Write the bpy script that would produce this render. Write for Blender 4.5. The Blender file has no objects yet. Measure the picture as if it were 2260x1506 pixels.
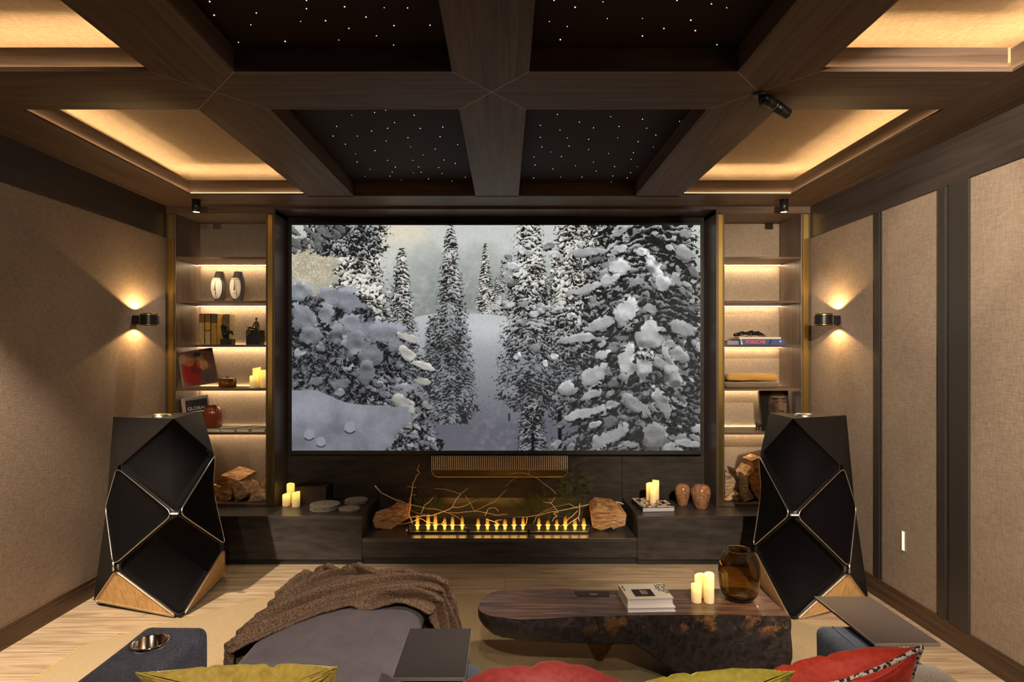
import bpy, bmesh, math, random
import numpy as np
from mathutils import Vector, Matrix, Euler, noise

random.seed(7)
C = bpy.context.scene.collection
SC = bpy.context.scene
PI = math.pi

# ---------------------------------------------------------------- camera
FP = 1300.0            # focal length in pixels of the 2260 px wide frame
VX, VY = 1115.0, 780.0 # where the lines running away from the camera meet
CZ = 1.6
cam_d = bpy.data.cameras.new('camera')
cam_d.sensor_width = 36.0
cam_d.lens = 36.0 * FP / 2260.0
cam_d.shift_x = (1130.0 - VX) / 2260.0
cam_d.shift_y = (VY - 753.0) / 2260.0
cam_d.clip_start = 0.05
cam = bpy.data.objects.new('camera', cam_d)
cam.location = (0, 0, CZ)
cam.rotation_euler = (PI/2, 0, 0)
C.objects.link(cam)
SC.camera = cam

# ---------------------------------------------------------------- world, exposure
w = bpy.data.worlds.new('world'); SC.world = w; w.use_nodes = True
w.node_tree.nodes['Background'].inputs[0].default_value = (0.9, 0.75, 0.6, 1)
w.node_tree.nodes['Background'].inputs[1].default_value = 0.0
SC.view_settings.view_transform = 'Standard'
SC.view_settings.look = 'None'
SC.view_settings.gamma = 1.0
SC.view_settings.use_curve_mapping = False
SC.view_settings.exposure = 0.0
cy = SC.cycles
cy.use_denoising = True
cy.max_bounces = 8; cy.diffuse_bounces = 4; cy.glossy_bounces = 3
cy.transmission_bounces = 8; cy.transparent_max_bounces = 8
cy.caustics_reflective = False; cy.caustics_refractive = False
cy.sample_clamp_indirect = 4.0
cy.blur_glossy = 1.0

def lamp(name, kind, loc, energy, color, target=None, **kw):
    d = bpy.data.lights.new(name, kind)
    d.energy = energy; d.color = color
    for k, v in kw.items(): setattr(d, k, v)
    o = bpy.data.objects.new(name, d); C.objects.link(o)
    o.location = loc
    if target is not None:
        o.rotation_euler = (Vector(target) - Vector(loc)).to_track_quat('-Z', 'Y').to_euler()
    return o
WARM = (1.0, 0.64, 0.30)
WARM2 = (1.0, 0.85, 0.66)
# two ceiling spots in view; the rest are unseen, without fixtures, added to brighten
DOWN = [(-2.36, 4.50, 2.66, 7), (2.13, 4.50, 2.66, 7)]
SPOTS_UNSEEN = [(-2.50, 1.95, 2.72, (-2.25, 3.25, 0.0), 850, 56),
                (0.97, 1.90, 2.74, (-0.70, 2.66, 0.45), 130, 46),
                (-0.06, 0.70, 2.72, (0.65, 2.60, 0.3), 90, 44),
                (1.14, 1.88, 2.74, (0.95, 2.95, 0.3), 45, 56),
                (-0.06, -1.2, 2.72, (0.0, 4.9, 0.50), 90, 20),
                (2.25, 1.15, 2.72, (1.95, 2.9, 0.1), 120, 50),
                (1.15, 0.60, 2.72, (2.45, 2.8, 1.5), 780, 78),
                (-1.30, -0.30, 2.72, (-2.72, 3.2, 1.5), 130, 56),
                (-0.06, -0.6, 2.72, (-0.65, 1.75, 0.7), 260, 36),
                (0.9, -0.6, 2.72, (0.95, 1.75, 0.7), 170, 36),
                (-0.06, -1.2, 2.72, (-2.25, 4.9, 1.6), 150, 24),
                (0.10, -1.2, 2.72, (2.05, 4.9, 1.6), 150, 24)]

# ---------------------------------------------------------------- pixel helpers (where a point of the photo stands in the room)
def P(px, py, Y):
    s = FP / Y
    return Vector(((px - VX) / s, Y, CZ - (py - VY) / s))
def PZ(px, py, z):
    s = (py - VY) / (CZ - z)
    return Vector(((px - VX) / s, FP / s, z))

# ---------------------------------------------------------------- object helpers
def tag(o, label=None, cat=None, group=None, kind=None):
    if label: o['label'] = label
    if cat: o['category'] = cat
    if group: o['group'] = group
    if kind: o['kind'] = kind
    return o
def wloc(o):
    v = Vector((0, 0, 0))
    while o is not None:
        v = v + o.location; o = o.parent
    return v
def empty(name, loc, label=None, cat=None, group=None, kind=None):
    o = bpy.data.objects.new(name, None); C.objects.link(o)
    o.location = loc; o.empty_display_size = 0.05
    return tag(o, label, cat, group, kind)
def copy_tree(o, parent=None):
    c = o.copy(); C.objects.link(c); c.parent = parent
    for ch in list(o.children):
        copy_tree(ch, c)
    return c

class MB:
    """collects shapes in world coordinates; build() links them as ONE mesh object"""
    def __init__(s): s.v = []; s.f = []; s.smooth = []; s.uv = {}
    def add(s, vs, fs, smooth=False):
        b = len(s.v)
        s.v += [tuple(v) for v in vs]
        for f in fs:
            s.f.append(tuple(b + i for i in f)); s.smooth.append(smooth)
        return s
    def box(s, x0, x1, y0, y1, z0, z1, bev=0.0):
        if bev > 0:
            bm = bmesh.new(); bmesh.ops.create_cube(bm, size=1.0)
            for v in bm.verts:
                v.co = Vector(((x0+x1)/2 + v.co.x*(x1-x0), (y0+y1)/2 + v.co.y*(y1-y0), (z0+z1)/2 + v.co.z*(z1-z0)))
            bmesh.ops.bevel(bm, geom=list(bm.edges), offset=bev, segments=3, profile=0.5, affect='EDGES')
            bm.verts.ensure_lookup_table(); bm.verts.index_update()
            vs = [v.co.copy() for v in bm.verts]; fs = [[v.index for v in f.verts] for f in bm.faces]
            bm.free()
            return s.add(vs, fs, False)
        vs = [(x0,y0,z0),(x1,y0,z0),(x1,y1,z0),(x0,y1,z0),(x0,y0,z1),(x1,y0,z1),(x1,y1,z1),(x0,y1,z1)]
        fs = [(0,3,2,1),(4,5,6,7),(0,1,5,4),(1,2,6,5),(2,3,7,6),(3,0,4,7)]
        return s.add(vs, fs)
    def prism(s, pts, z0, z1):
        n = len(pts)
        vs = [(p[0], p[1], z0) for p in pts] + [(p[0], p[1], z1) for p in pts]
        fs = [tuple(reversed(range(n))), tuple(range(n, 2*n))]
        for i in range(n):
            j = (i+1) % n; fs.append((i, j, n+j, n+i))
        return s.add(vs, fs)
    def quad(s, a, b, c, d): return s.add([a, b, c, d], [(0, 1, 2, 3)])
    def tube(s, pts, r, n=8, closed=False, smooth=True):
        pts = [Vector(p) for p in pts]; m = len(pts)
        rr = r if isinstance(r, (list, tuple)) else [r]*m
        vs = []; fs = []
        up = Vector((0.13, 0.21, 1)).normalized(); prev = None
        for i, p in enumerate(pts):
            if closed: t = pts[(i+1) % m] - pts[i-1]
            elif i == 0: t = pts[1] - p
            elif i == m-1: t = p - pts[i-1]
            else: t = pts[i+1] - pts[i-1]
            if t.length < 1e-9: t = Vector((0,0,1))
            t.normalize()
            a = prev - t*prev.dot(t) if prev is not None else t.cross(up)
            if a.length < 1e-6: a = t.cross(Vector((1,0,0)))
            a.normalize(); prev = a; b = t.cross(a)
            for k in range(n):
                q = 2*PI*k/n
                vs.append(p + a*math.cos(q)*rr[i] + b*math.sin(q)*rr[i])
        for i in range(m if closed else m-1):
            j = (i+1) % m
            for k in range(n):
                l = (k+1) % n
                fs.append((i*n+k, i*n+l, j*n+l, j*n+k))
        if not closed:
            fs.append(tuple(reversed(range(n)))); fs.append(tuple((m-1)*n+k for k in range(n)))
        return s.add(vs, fs, smooth)
    def lathe(s, prof, cx, cy, z0=0.0, n=32, smooth=True, fx=None, capb=True, capt=True):
        """prof: list of (radius, z)"""
        vs = []; fs = []; m = len(prof)
        for (r, z) in prof:
            for k in range(n):
                a = 2*PI*k/n; q = fx(a, z, r) if fx else r
                vs.append((cx + q*math.cos(a), cy + q*math.sin(a), z0 + z))
        for i in range(m-1):
            for k in range(n):
                l = (k+1) % n
                fs.append((i*n+k, i*n+l, (i+1)*n+l, (i+1)*n+k))
        if capb: fs.append(tuple(reversed(range(n))))
        if capt: fs.append(tuple((m-1)*n+k for k in range(n)))
        return s.add(vs, fs, smooth)
    def build(s, name, mat, parent=None, bevel=0.0, uvfn=None, autosmooth=None):
        me = bpy.data.meshes.new(name)
        off = wloc(parent) if parent is not None else Vector((0, 0, 0))
        me.from_pydata([(v[0]-off.x, v[1]-off.y, v[2]-off.z) for v in s.v], [], s.f)
        me.polygons.foreach_set('use_smooth', s.smooth)
        me.materials.append(mat)
        if uvfn:
            uv = me.uv_layers.new(name='UVMap')
            for l in me.loops:
                uv.data[l.index].uv = uvfn(Vector(s.v[l.vertex_index]))
        me.update()
        o = bpy.data.objects.new(name, me); C.objects.link(o)
        if parent is not None: o.parent = parent
        if bevel > 0:
            b = o.modifiers.new('bevel', 'BEVEL'); b.width = bevel; b.segments = 2; b.limit_method = 'ANGLE'
        return o

def xform(mb, M):
    mb.v = [tuple(M @ Vector(v)) for v in mb.v]; return mb
def gridmesh(fn, nu, nv, closed_u=False, smooth=True):
    vs = []; fs = []
    for j in range(nv+1):
        for i in range(nu if closed_u else nu+1):
            vs.append(fn(i/nu, j/nv))
    W = nu if closed_u else nu+1
    for j in range(nv):
        for i in range(nu):
            a = j*W+i; b = j*W+(i+1) % W
            fs.append((a, b, b+W, a+W))
    return vs, fs
def soft_box(x0, x1, y0, y1, z0, z1, r, n=14, disp=None):
    """box with generously rounded edges; disp(p, n) -> extra offset"""
    c = Vector(((x0+x1)/2, (y0+y1)/2, (z0+z1)/2)); h = Vector(((x1-x0)/2, (y1-y0)/2, (z1-z0)/2))
    r = min(r, h.x, h.y, h.z)*0.999
    def samples(hh):
        k = 5; a = [-hh + r*(1-math.cos(PI/2*i/k)) for i in range(k+1)]
        inner = max(1, int(n*(hh-r)/max(h)) + 1)
        mid = [(-hh+r) + 2*(hh-r)*i/inner for i in range(1, inner)]
        return a + mid + [-q for q in reversed(a)]
    S = [samples(h.x), samples(h.y), samples(h.z)]
    mb = MB(); vmap = {}; vs = []; fs = []
    def vid(p):
        key = tuple(round(q, 6) for q in p)
        if key in vmap: return vmap[key]
        inner = Vector([max(-(h[i]-r), min(h[i]-r, p[i])) for i in range(3)])
        d = Vector(p) - inner
        nn = d.normalized() if d.length > 1e-9 else Vector((0, 0, 1))
        q = inner + nn*r if d.length > 1e-9 else Vector(p)
        q = q + c
        if disp: q = q + disp(q, nn)
        vmap[key] = len(vs); vs.append(q); return vmap[key]
    for ax in range(3):
        u, v = [(1, 2), (2, 0), (0, 1)][ax]
        for sg in (-1, 1):
            for i in range(len(S[u])-1):
                for j in range(len(S[v])-1):
                    q = []
                    for (a, b) in ((i, j), (i+1, j), (i+1, j+1), (i, j+1)):
                        p = [0, 0, 0]; p[ax] = sg*h[ax]; p[u] = S[u][a]; p[v] = S[v][b]
                        q.append(vid(p))
                    fs.append(tuple(q) if sg > 0 else tuple(reversed(q)))
    mb.add(vs, fs, True)
    return mb

# ---------------------------------------------------------------- materials
MATS = {}
def newmat(name):
    m = bpy.data.materials.new(name); m.use_nodes = True
    nt = m.node_tree; b = nt.nodes['Principled BSDF']
    return m, nt, b
def N(nt, t, **kw):
    n = nt.nodes.new(t)
    for k, v in kw.items(): setattr(n, k, v)
    return n
def ramp(nt, cols):
    r = N(nt, 'ShaderNodeValToRGB'); e = r.color_ramp.elements
    while len(e) < len(cols): e.new(0.5)
    for i, (p, c) in enumerate(cols):
        e[i].position = p; e[i].color = (*c, 1) if len(c) == 3 else c
    return r
def plain(name, col, rough=0.5, metal=0.0, spec=0.5, coat=0.0, emit=None, es=0.0, bump=0.0, bscale=80, var=0.0, sheen=0.0):
    m, nt, b = newmat(name)
    b.inputs['Base Color'].default_value = (*col, 1)
    b.inputs['Roughness'].default_value = rough
    b.inputs['Metallic'].default_value = metal
    b.inputs['Specular IOR Level'].default_value = spec
    b.inputs['Coat Weight'].default_value = coat
    b.inputs['Sheen Weight'].default_value = sheen
    if emit:
        b.inputs['Emission Color'].default_value = (*emit, 1); b.inputs['Emission Strength'].default_value = es
    if bump > 0 or var > 0:
        tc = N(nt, 'ShaderNodeTexCoord'); nz = N(nt, 'ShaderNodeTexNoise')
        nz.inputs['Scale'].default_value = bscale; nz.inputs['Detail'].default_value = 4
        nt.links.new(tc.outputs['Object'], nz.inputs['Vector'])
        if bump > 0:
            bp = N(nt, 'ShaderNodeBump'); bp.inputs['Strength'].default_value = bump; bp.inputs['Distance'].default_value = 0.01
            nt.links.new(nz.outputs[0], bp.inputs['Height']); nt.links.new(bp.outputs[0], b.inputs['Normal'])
        if var > 0:
            r = ramp(nt, [(0.3, tuple(max(0, c*(1-var)) for c in col)), (0.7, tuple(min(1, c*(1+var)) for c in col))])
            nt.links.new(nz.outputs[0], r.inputs[0]); nt.links.new(r.outputs[0], b.inputs['Base Color'])
    return m
def wood(name, c1, c2, axis='x', rough=0.45, fine=60, coarse=2.2, bump=0.15, coat=0.0, spec=0.4, stretch=0.04, mid=None, knots=False):
    m, nt, b = newmat(name)
    tc = N(nt, 'ShaderNodeTexCoord'); mp = N(nt, 'ShaderNodeMapping')
    sc = {'x': (stretch, 1, 1), 'y': (1, stretch, 1), 'z': (1, 1, stretch)}[axis]
    mp.inputs['Scale'].default_value = sc
    nt.links.new(tc.outputs['Object'], mp.inputs['Vector'])
    n1 = N(nt, 'ShaderNodeTexNoise'); n1.inputs['Scale'].default_value = fine; n1.inputs['Detail'].default_value = 5
    n1.inputs['Distortion'].default_value = 0.4
    n2 = N(nt, 'ShaderNodeTexNoise'); n2.inputs['Scale'].default_value = coarse*4; n2.inputs['Detail'].default_value = 3
    n2.inputs['Distortion'].default_value = 1.2
    for n in (n1, n2): nt.links.new(mp.outputs[0], n.inputs['Vector'])
    mx = N(nt, 'ShaderNodeMath', operation='MULTIPLY_ADD'); mx.inputs[1].default_value = 0.6
    hf = N(nt, 'ShaderNodeMath', operation='MULTIPLY'); hf.inputs[1].default_value = 0.4
    nt.links.new(n2.outputs[0], hf.inputs[0]); nt.links.new(n1.outputs[0], mx.inputs[0]); nt.links.new(hf.outputs[0], mx.inputs[2])
    cols = [(0.36, c1), (0.64, c2)] if mid is None else [(0.34, c1), (0.5, mid), (0.66, c2)]
    r = ramp(nt, cols)
    nt.links.new(mx.outputs[0], r.inputs[0]); nt.links.new(r.outputs[0], b.inputs['Base Color'])
    b.inputs['Roughness'].default_value = rough; b.inputs['Specular IOR Level'].default_value = spec
    b.inputs['Coat Weight'].default_value = coat; b.inputs['Coat Roughness'].default_value = 0.15
    bp = N(nt, 'ShaderNodeBump'); bp.inputs['Strength'].default_value = bump; bp.inputs['Distance'].default_value = 0.004
    nt.links.new(mx.outputs[0], bp.inputs['Height']); nt.links.new(bp.outputs[0], b.inputs['Normal'])
    return m
def weave(name, c1, c2, scale=140, rough=0.9, bump=0.35, axes=('y', 'z'), big=3.0, sheen=0.0):
    """woven cloth: two stretched noises crossing"""
    m, nt, b = newmat(name)
    tc = N(nt, 'ShaderNodeTexCoord'); outs = []
    for k, ax in enumerate(axes):
        mp = N(nt, 'ShaderNodeMapping'); s = [1, 1, 1]; s['xyz'.index(ax)] = 0.12
        mp.inputs['Scale'].default_value = s; mp.inputs['Location'].default_value = (k*3.1, k*1.7, k*0.9)
        nz = N(nt, 'ShaderNodeTexNoise'); nz.inputs['Scale'].default_value = scale; nz.inputs['Detail'].default_value = 3
        nt.links.new(tc.outputs['Object'], mp.inputs[0]); nt.links.new(mp.outputs[0], nz.inputs['Vector']); outs.append(nz)
    bg = N(nt, 'ShaderNodeTexNoise'); bg.inputs['Scale'].default_value = big; bg.inputs['Detail'].default_value = 3
    nt.links.new(tc.outputs['Object'], bg.inputs['Vector'])
    a = N(nt, 'ShaderNodeMath', operation='ADD'); nt.links.new(outs[0].outputs[0], a.inputs[0]); nt.links.new(outs[1].outputs[0], a.inputs[1])
    a2 = N(nt, 'ShaderNodeMath', operation='MULTIPLY_ADD'); a2.inputs[1].default_value = 0.4
    nt.links.new(bg.outputs[0], a2.inputs[0]); nt.links.new(a.outputs[0], a2.inputs[2])
    d = N(nt, 'ShaderNodeMath', operation='MULTIPLY'); d.inputs[1].default_value = 0.4167
    nt.links.new(a2.outputs[0], d.inputs[0])
    r = ramp(nt, [(0.40, c1), (0.60, c2)])
    nt.links.new(d.outputs[0], r.inputs[0]); nt.links.new(r.outputs[0], b.inputs['Base Color'])
    b.inputs['Roughness'].default_value = rough; b.inputs['Specular IOR Level'].default_value = 0.15
    b.inputs['Sheen Weight'].default_value = sheen
    bp = N(nt, 'ShaderNodeBump'); bp.inputs['Strength'].default_value = bump; bp.inputs['Distance'].default_value = 0.002
    nt.links.new(a.outputs[0], bp.inputs['Height']); nt.links.new(bp.outputs[0], b.inputs['Normal'])
    return m
def emitter(name, col, s):
    m = bpy.data.materials.new(name); m.use_nodes = True; nt = m.node_tree
    nt.nodes.remove(nt.nodes['Principled BSDF'])
    e = N(nt, 'ShaderNodeEmission'); e.inputs[0].default_value = (*col, 1); e.inputs[1].default_value = s
    nt.links.new(e.outputs[0], nt.nodes['Material Output'].inputs[0])
    return m
def glass(name, col, rough=0.02, ior=1.45):
    m, nt, b = newmat(name)
    b.inputs['Base Color'].default_value = (*col, 1); b.inputs['Roughness'].default_value = rough
    b.inputs['Transmission Weight'].default_value = 1.0; b.inputs['IOR'].default_value = ior
    return m
def image_mat(name, arr, emission=0.0, rough=0.5, spec=0.3):
    h, wd = arr.shape[:2]
    im = bpy.data.images.new(name, wd, h, alpha=False)
    a = np.ones((h, wd, 4), np.float32); a[..., :3] = np.clip(arr, 0, 1)
    im.pixels.foreach_set(a[::-1].ravel().astype(np.float32)); im.update(); im.pack()
    m, nt, b = newmat(name)
    t = N(nt, 'ShaderNodeTexImage'); t.image = im; t.extension = 'EXTEND'
    if emission > 0:
        b.inputs['Base Color'].default_value = (0.01, 0.01, 0.01, 1)
        nt.links.new(t.outputs[0], b.inputs['Emission Color']); b.inputs['Emission Strength'].default_value = emission
    else: nt.links.new(t.outputs[0], b.inputs['Base Color'])
    b.inputs['Roughness'].default_value = rough; b.inputs['Specular IOR Level'].default_value = spec
    return m

WALX, WALX2 = (0.066, 0.043, 0.031), (0.132, 0.090, 0.066)
M = dict(
    walx = wood('dark_walnut_across', WALX, WALX2, 'x', 0.5, 55, spec=0.2),
    waly = wood('dark_walnut_along', WALX, WALX2, 'y', 0.5, 55, spec=0.2),
    walz = wood('dark_walnut_upright', WALX, WALX2, 'z', 0.38, 55),
    frieze = wood('frieze_walnut', (0.030, 0.022, 0.019), (0.052, 0.038, 0.032), 'y', 0.5, 40),
    skirt = wood('skirting_walnut', (0.045, 0.025, 0.015), (0.11, 0.058, 0.032), 'y', 0.4, 40),
    slatef = wood('smoked_stone_front', (0.024, 0.019, 0.017), (0.052, 0.042, 0.037), 'x', 0.5, 26, 1.4, bump=0.1, stretch=0.22, spec=0.15),
    slate = wood('smoked_stone', (0.024, 0.019, 0.017), (0.052, 0.042, 0.037), 'x', 0.30, 26, 1.4, bump=0.1, stretch=0.22, spec=0.5),
    darktrim = plain('dark_trim', (0.030, 0.024, 0.021), 0.5),
    niche = plain('satin_niche_panel', (0.085, 0.062, 0.058), 0.38, spec=0.5),
    bronze = plain('dark_bronze', (0.13, 0.095, 0.065), 0.42, 0.7),
    brass = plain('brushed_brass', (0.62, 0.43, 0.12), 0.28, 1.0),
    alu = plain('satin_aluminium', (0.72, 0.66, 0.58), 0.28, 1.0),
    black = plain('black_metal', (0.012, 0.012, 0.013), 0.35, 0.2),
    wallf = weave('wall_cloth', (0.225, 0.165, 0.120), (0.32, 0.245, 0.186), 210, axes=('y', 'z')),
    backf = weave('back_panel_cloth', (0.24, 0.18, 0.125), (0.35, 0.27, 0.20), 240, axes=('x', 'z')),
    cove = weave('ceiling_cloth', (0.29, 0.21, 0.14), (0.39, 0.29, 0.20), 220, axes=('x', 'y')),
    star = plain('star_panel', (0.026, 0.016, 0.011), 0.6, spec=0.08),
    led = emitter('warm_led', (1.0, 0.74, 0.45), 36.0),
    led2 = emitter('cove_led', (1.0, 0.71, 0.38), 50.0),
    ledge = emitter('ledge_led', (1.0, 0.70, 0.38), 26.0),
    starl = emitter('star_point', (1.0, 0.93, 0.80), 2.4),
    lens = emitter('lamp_lens', (1.0, 0.80, 0.55), 12.0),
    slim = emitter('step_light', (1.0, 0.88, 0.62), 1.3),
)
# ================================================================ the room shell
XL, XR = -2.72, 2.45
YF = 4.71              # front plane of the bookcases
YN = 5.00              # wall behind the screen
ZC = 2.775             # underside of the beams
ZT = 2.98
YB = -1.6
def struct(name, mb, mat, **kw):
    return tag(mb.build(name, mat, **kw), kind='structure')

# floor: wide oak planks running across
def floor_mat():
    m, nt, b = newmat('oak_planks')
    tc = N(nt, 'ShaderNodeTexCoord')
    br = N(nt, 'ShaderNodeTexBrick'); br.offset = 0.37; br.inputs['Scale'].default_value = 1.0
    br.inputs['Brick Width'].default_value = 2.2; br.inputs['Row Height'].default_value = 0.21
    br.inputs['Mortar Size'].default_value = 0.0018; br.inputs['Mortar Smooth'].default_value = 0.1
    br.inputs['Color1'].default_value = (0.0, 0, 0, 1); br.inputs['Color2'].default_value = (1, 1, 1, 1); br.inputs['Mortar'].default_value = (0.5, 0.5, 0.5, 1)
    nt.links.new(tc.outputs['Object'], br.inputs['Vector'])
    mp = N(nt, 'ShaderNodeMapping'); mp.inputs['Scale'].default_value = (0.08, 1, 1)
    ad = N(nt, 'ShaderNodeVectorMath', operation='ADD')
    nt.links.new(tc.outputs['Object'], ad.inputs[0]); nt.links.new(br.outputs['Color'], ad.inputs[1])
    nt.links.new(ad.outputs[0], mp.inputs[0])
    nz = N(nt, 'ShaderNodeTexNoise'); nz.inputs['Scale'].default_value = 22; nz.inputs['Detail'].default_value = 6; nz.inputs['Distortion'].default_value = 1.3
    nt.links.new(mp.outputs[0], nz.inputs['Vector'])
    r = ramp(nt, [(0.32, (0.22, 0.145, 0.085)), (0.5, (0.34, 0.245, 0.152)), (0.7, (0.42, 0.315, 0.205))])
    nt.links.new(nz.outputs[0], r.inputs[0])
    mix = N(nt, 'ShaderNodeMix', data_type='RGBA', blend_type='MIX')
    nt.links.new(br.outputs['Fac'], mix.inputs[0]); nt.links.new(r.outputs[0], mix.inputs[6]); mix.inputs[7].default_value = (0.08, 0.05, 0.03, 1)
    nt.links.new(mix.outputs[2], b.inputs['Base Color'])
    b.inputs['Roughness'].default_value = 0.42
    return m
struct('floor', MB().box(XL-0.1, XR+0.1, YB, 5.3, -0.05, 0.0), floor_mat())
struct('wall_back', MB().box(XL-0.1, XR+0.1, 5.13, 5.25, 0, 3.1), M['darktrim'])
struct('wall_rear', MB().box(XL-0.1, XR+0.1, YB-0.1, YB, 0, 3.1), M['wallf'])
ZBAND = 2.525; ZSK = 0.122
struct('wall_left', MB().box(XL-0.1, XL, YB, 5.13, 0, 3.1), M['wallf'])
struct('wall_right', MB().box(XR, XR+0.1, YB, 5.13, 0, 3.1), M['wallf'])
# dark walnut friezes and skirtings
struct('trim_1', MB().box(XL, XL+0.012, YB, YF, ZBAND, ZC), M['frieze'])
f = MB().box(XR-0.012, XR, 3.862, YF, ZBAND, ZC); f.box(XR-0.012, XR, YB, 3.858, ZBAND, ZC)
struct('trim_2', f, M['frieze'])
struct('baseboard_left', MB().box(XL, XL+0.016, YB, 4.43, 0, ZSK-0.028).box(XL, XL+0.010, YB, 4.43, ZSK-0.028, ZSK), M['skirt'])
struct('baseboard_right', MB().box(XR-0.016, XR, YB, 4.43, 0, ZSK-0.036).box(XR-0.010, XR, YB, 4.43, ZSK-0.036, ZSK), M['skirt'])
# upright dark joints between the cloth panels of the right wall
struct('trim_3', MB().box(XR-0.010, XR, 3.846, 3.900, ZSK, ZBAND).box(XR-0.005, XR, 3.828, 3.846, ZSK, ZBAND), M['darktrim'])
t4 = MB().box(XR-0.014, XR, 3.265, 3.318, ZSK, ZBAND).box(XR-0.006, XR, 3.235, 3.265, ZSK, ZBAND).box(XR-0.014, XR, 3.10, 3.235, ZSK, ZBAND)
struct('trim_4', t4, M['darktrim'])
struct('trim_5', MB().box(XR-0.012, XR, 2.2, 2.26, ZSK, ZBAND), M['darktrim'])
struct('trim_6', MB().box(XL, XL+0.012, 2.30, 2.36, ZSK, ZBAND), M['darktrim'])

# ceiling grid ----------------------------------------------------
LX = [(-1.48, -1.13), (-0.222, 0.100), (0.970, 1.310)]      # long beams
TY = [(0.52, 0.90), (2.456, 2.839)]                          # cross beams
XO0, XO1 = -2.33, 2.115                                      # edge of the side coves
YO = 4.36; YS = 4.40; YR = -0.95
struct('ceiling', MB().box(XL-0.1, XR+0.1, YB-0.1, 5.25, 3.02, 3.1), M['darktrim'])
tn = [6]
def trim(mb, mat, **kw):
    tn[0] += 1
    return struct('trim_%d' % tn[0], mb, mat, **kw)
ybounds = [YR] + [v for t in TY for v in t] + [YO]
# long beam pieces between crossings, pointed ends that meet in the crossing's middle
for bi, (x0, x1) in enumerate(LX):
    cx = (x0+x1)/2
    segs = [(YR, None, TY[0][0], TY[0]), (TY[0][1], TY[0], TY[1][0], TY[1]), (TY[1][1], TY[1], 4.42, None)]
    for (ya, ca, yb, cb) in segs:
        pts = [(x0, ya)]
        if ca: pts.append((cx, (ca[0]+ca[1])/2))
        pts += [(x1, ya), (x1, yb)]
        if cb: pts.append((cx, (cb[0]+cb[1])/2))
        pts.append((x0, yb))
        trim(MB().prism(pts, ZC, ZC+0.02).box(x0+0.001, x1-0.001, ya, yb, ZC+0.02, 3.0), M['waly'])
# cross beam pieces
colx = [XO0] + [v for t in LX for v in t] + [XO1]
for (y0, y1) in TY:
    cyy = (y0+y1)/2
    cols = [(XO0, None, LX[0][0], LX[0]), (LX[0][1], LX[0], LX[1][0], LX[1]), (LX[1][1], LX[1], LX[2][0], LX[2]), (LX[2][1], LX[2], XO1, None)]
    for k, (xa, ca, xb, cb) in enumerate(cols):
        pts = [(xa, y0), (xb, y0)]
        if cb: pts.append(((cb[0]+cb[1])/2, cyy))
        pts += [(xb, y1), (xa, y1)]
        if ca: pts.append(((ca[0]+ca[1])/2, cyy))
        mb = MB().prism(pts, ZC, ZC+0.02)
        if k in (0, 3): mb.box(xa, xb, y0+0.215, y1-0.0, ZC+0.02, 3.0).box(xa, xb, y0+0.022, y0+0.034, ZC+0.02, 2.887)
        else: mb.box(xa, xb, y0+0.001, y1-0.001, ZC+0.02, 3.0)
        trim(mb, M['walx'])
# thin light inlays in the mitred joints
inl = MB()
for (x0, x1) in LX:
    cx = (x0+x1)/2
    for (y0, y1) in TY[1:]:
        cyy = (y0+y1)/2
        for (a, b) in ((x0, y0), (x1, y0), (x0, y1), (x1, y1)):
            d = Vector((cx-a, cyy-b, 0)).normalized(); nn = Vector((-d.y, d.x, 0))*0.0011
            A = Vector((a, b, ZC-0.0006)); B = Vector((cx, cyy, ZC-0.0006))
            inl.quad(A-nn, A+nn, B+nn, B-nn)
trim(inl, plain('pale_inlay', (0.55, 0.42, 0.28), 0.4, 0.6))
# soffits round the room
mb = MB().prism([(XL, YR), (XO0, YR), (XO0, YO), (XL, YF)], ZC, ZC+0.012)
trim(mb, M['waly'])
mb = MB().prism([(XR, YR), (XR, YF), (XO1, YO), (XO1, YR)], ZC, ZC+0.012)
trim(mb, M['waly'])
mb = MB().prism([(XL, YF), (XO0, YO), (LX[0][0], YO), (LX[0][0], YS), (LX[2][1], YS), (LX[2][1], YO), (XO1, YO), (XR, YF), (XR, 5.13), (XL, 5.13)], ZC, ZC+0.012)
mb.box(LX[0][1]-0.01, LX[2][0]+0.01, YS, YS+0.02, ZC+0.012, 3.0)
trim(mb, M['walx'])
trim(MB().box(XL, XR, YB, YR, ZC, ZC+0.02), M['walx'])
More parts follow.
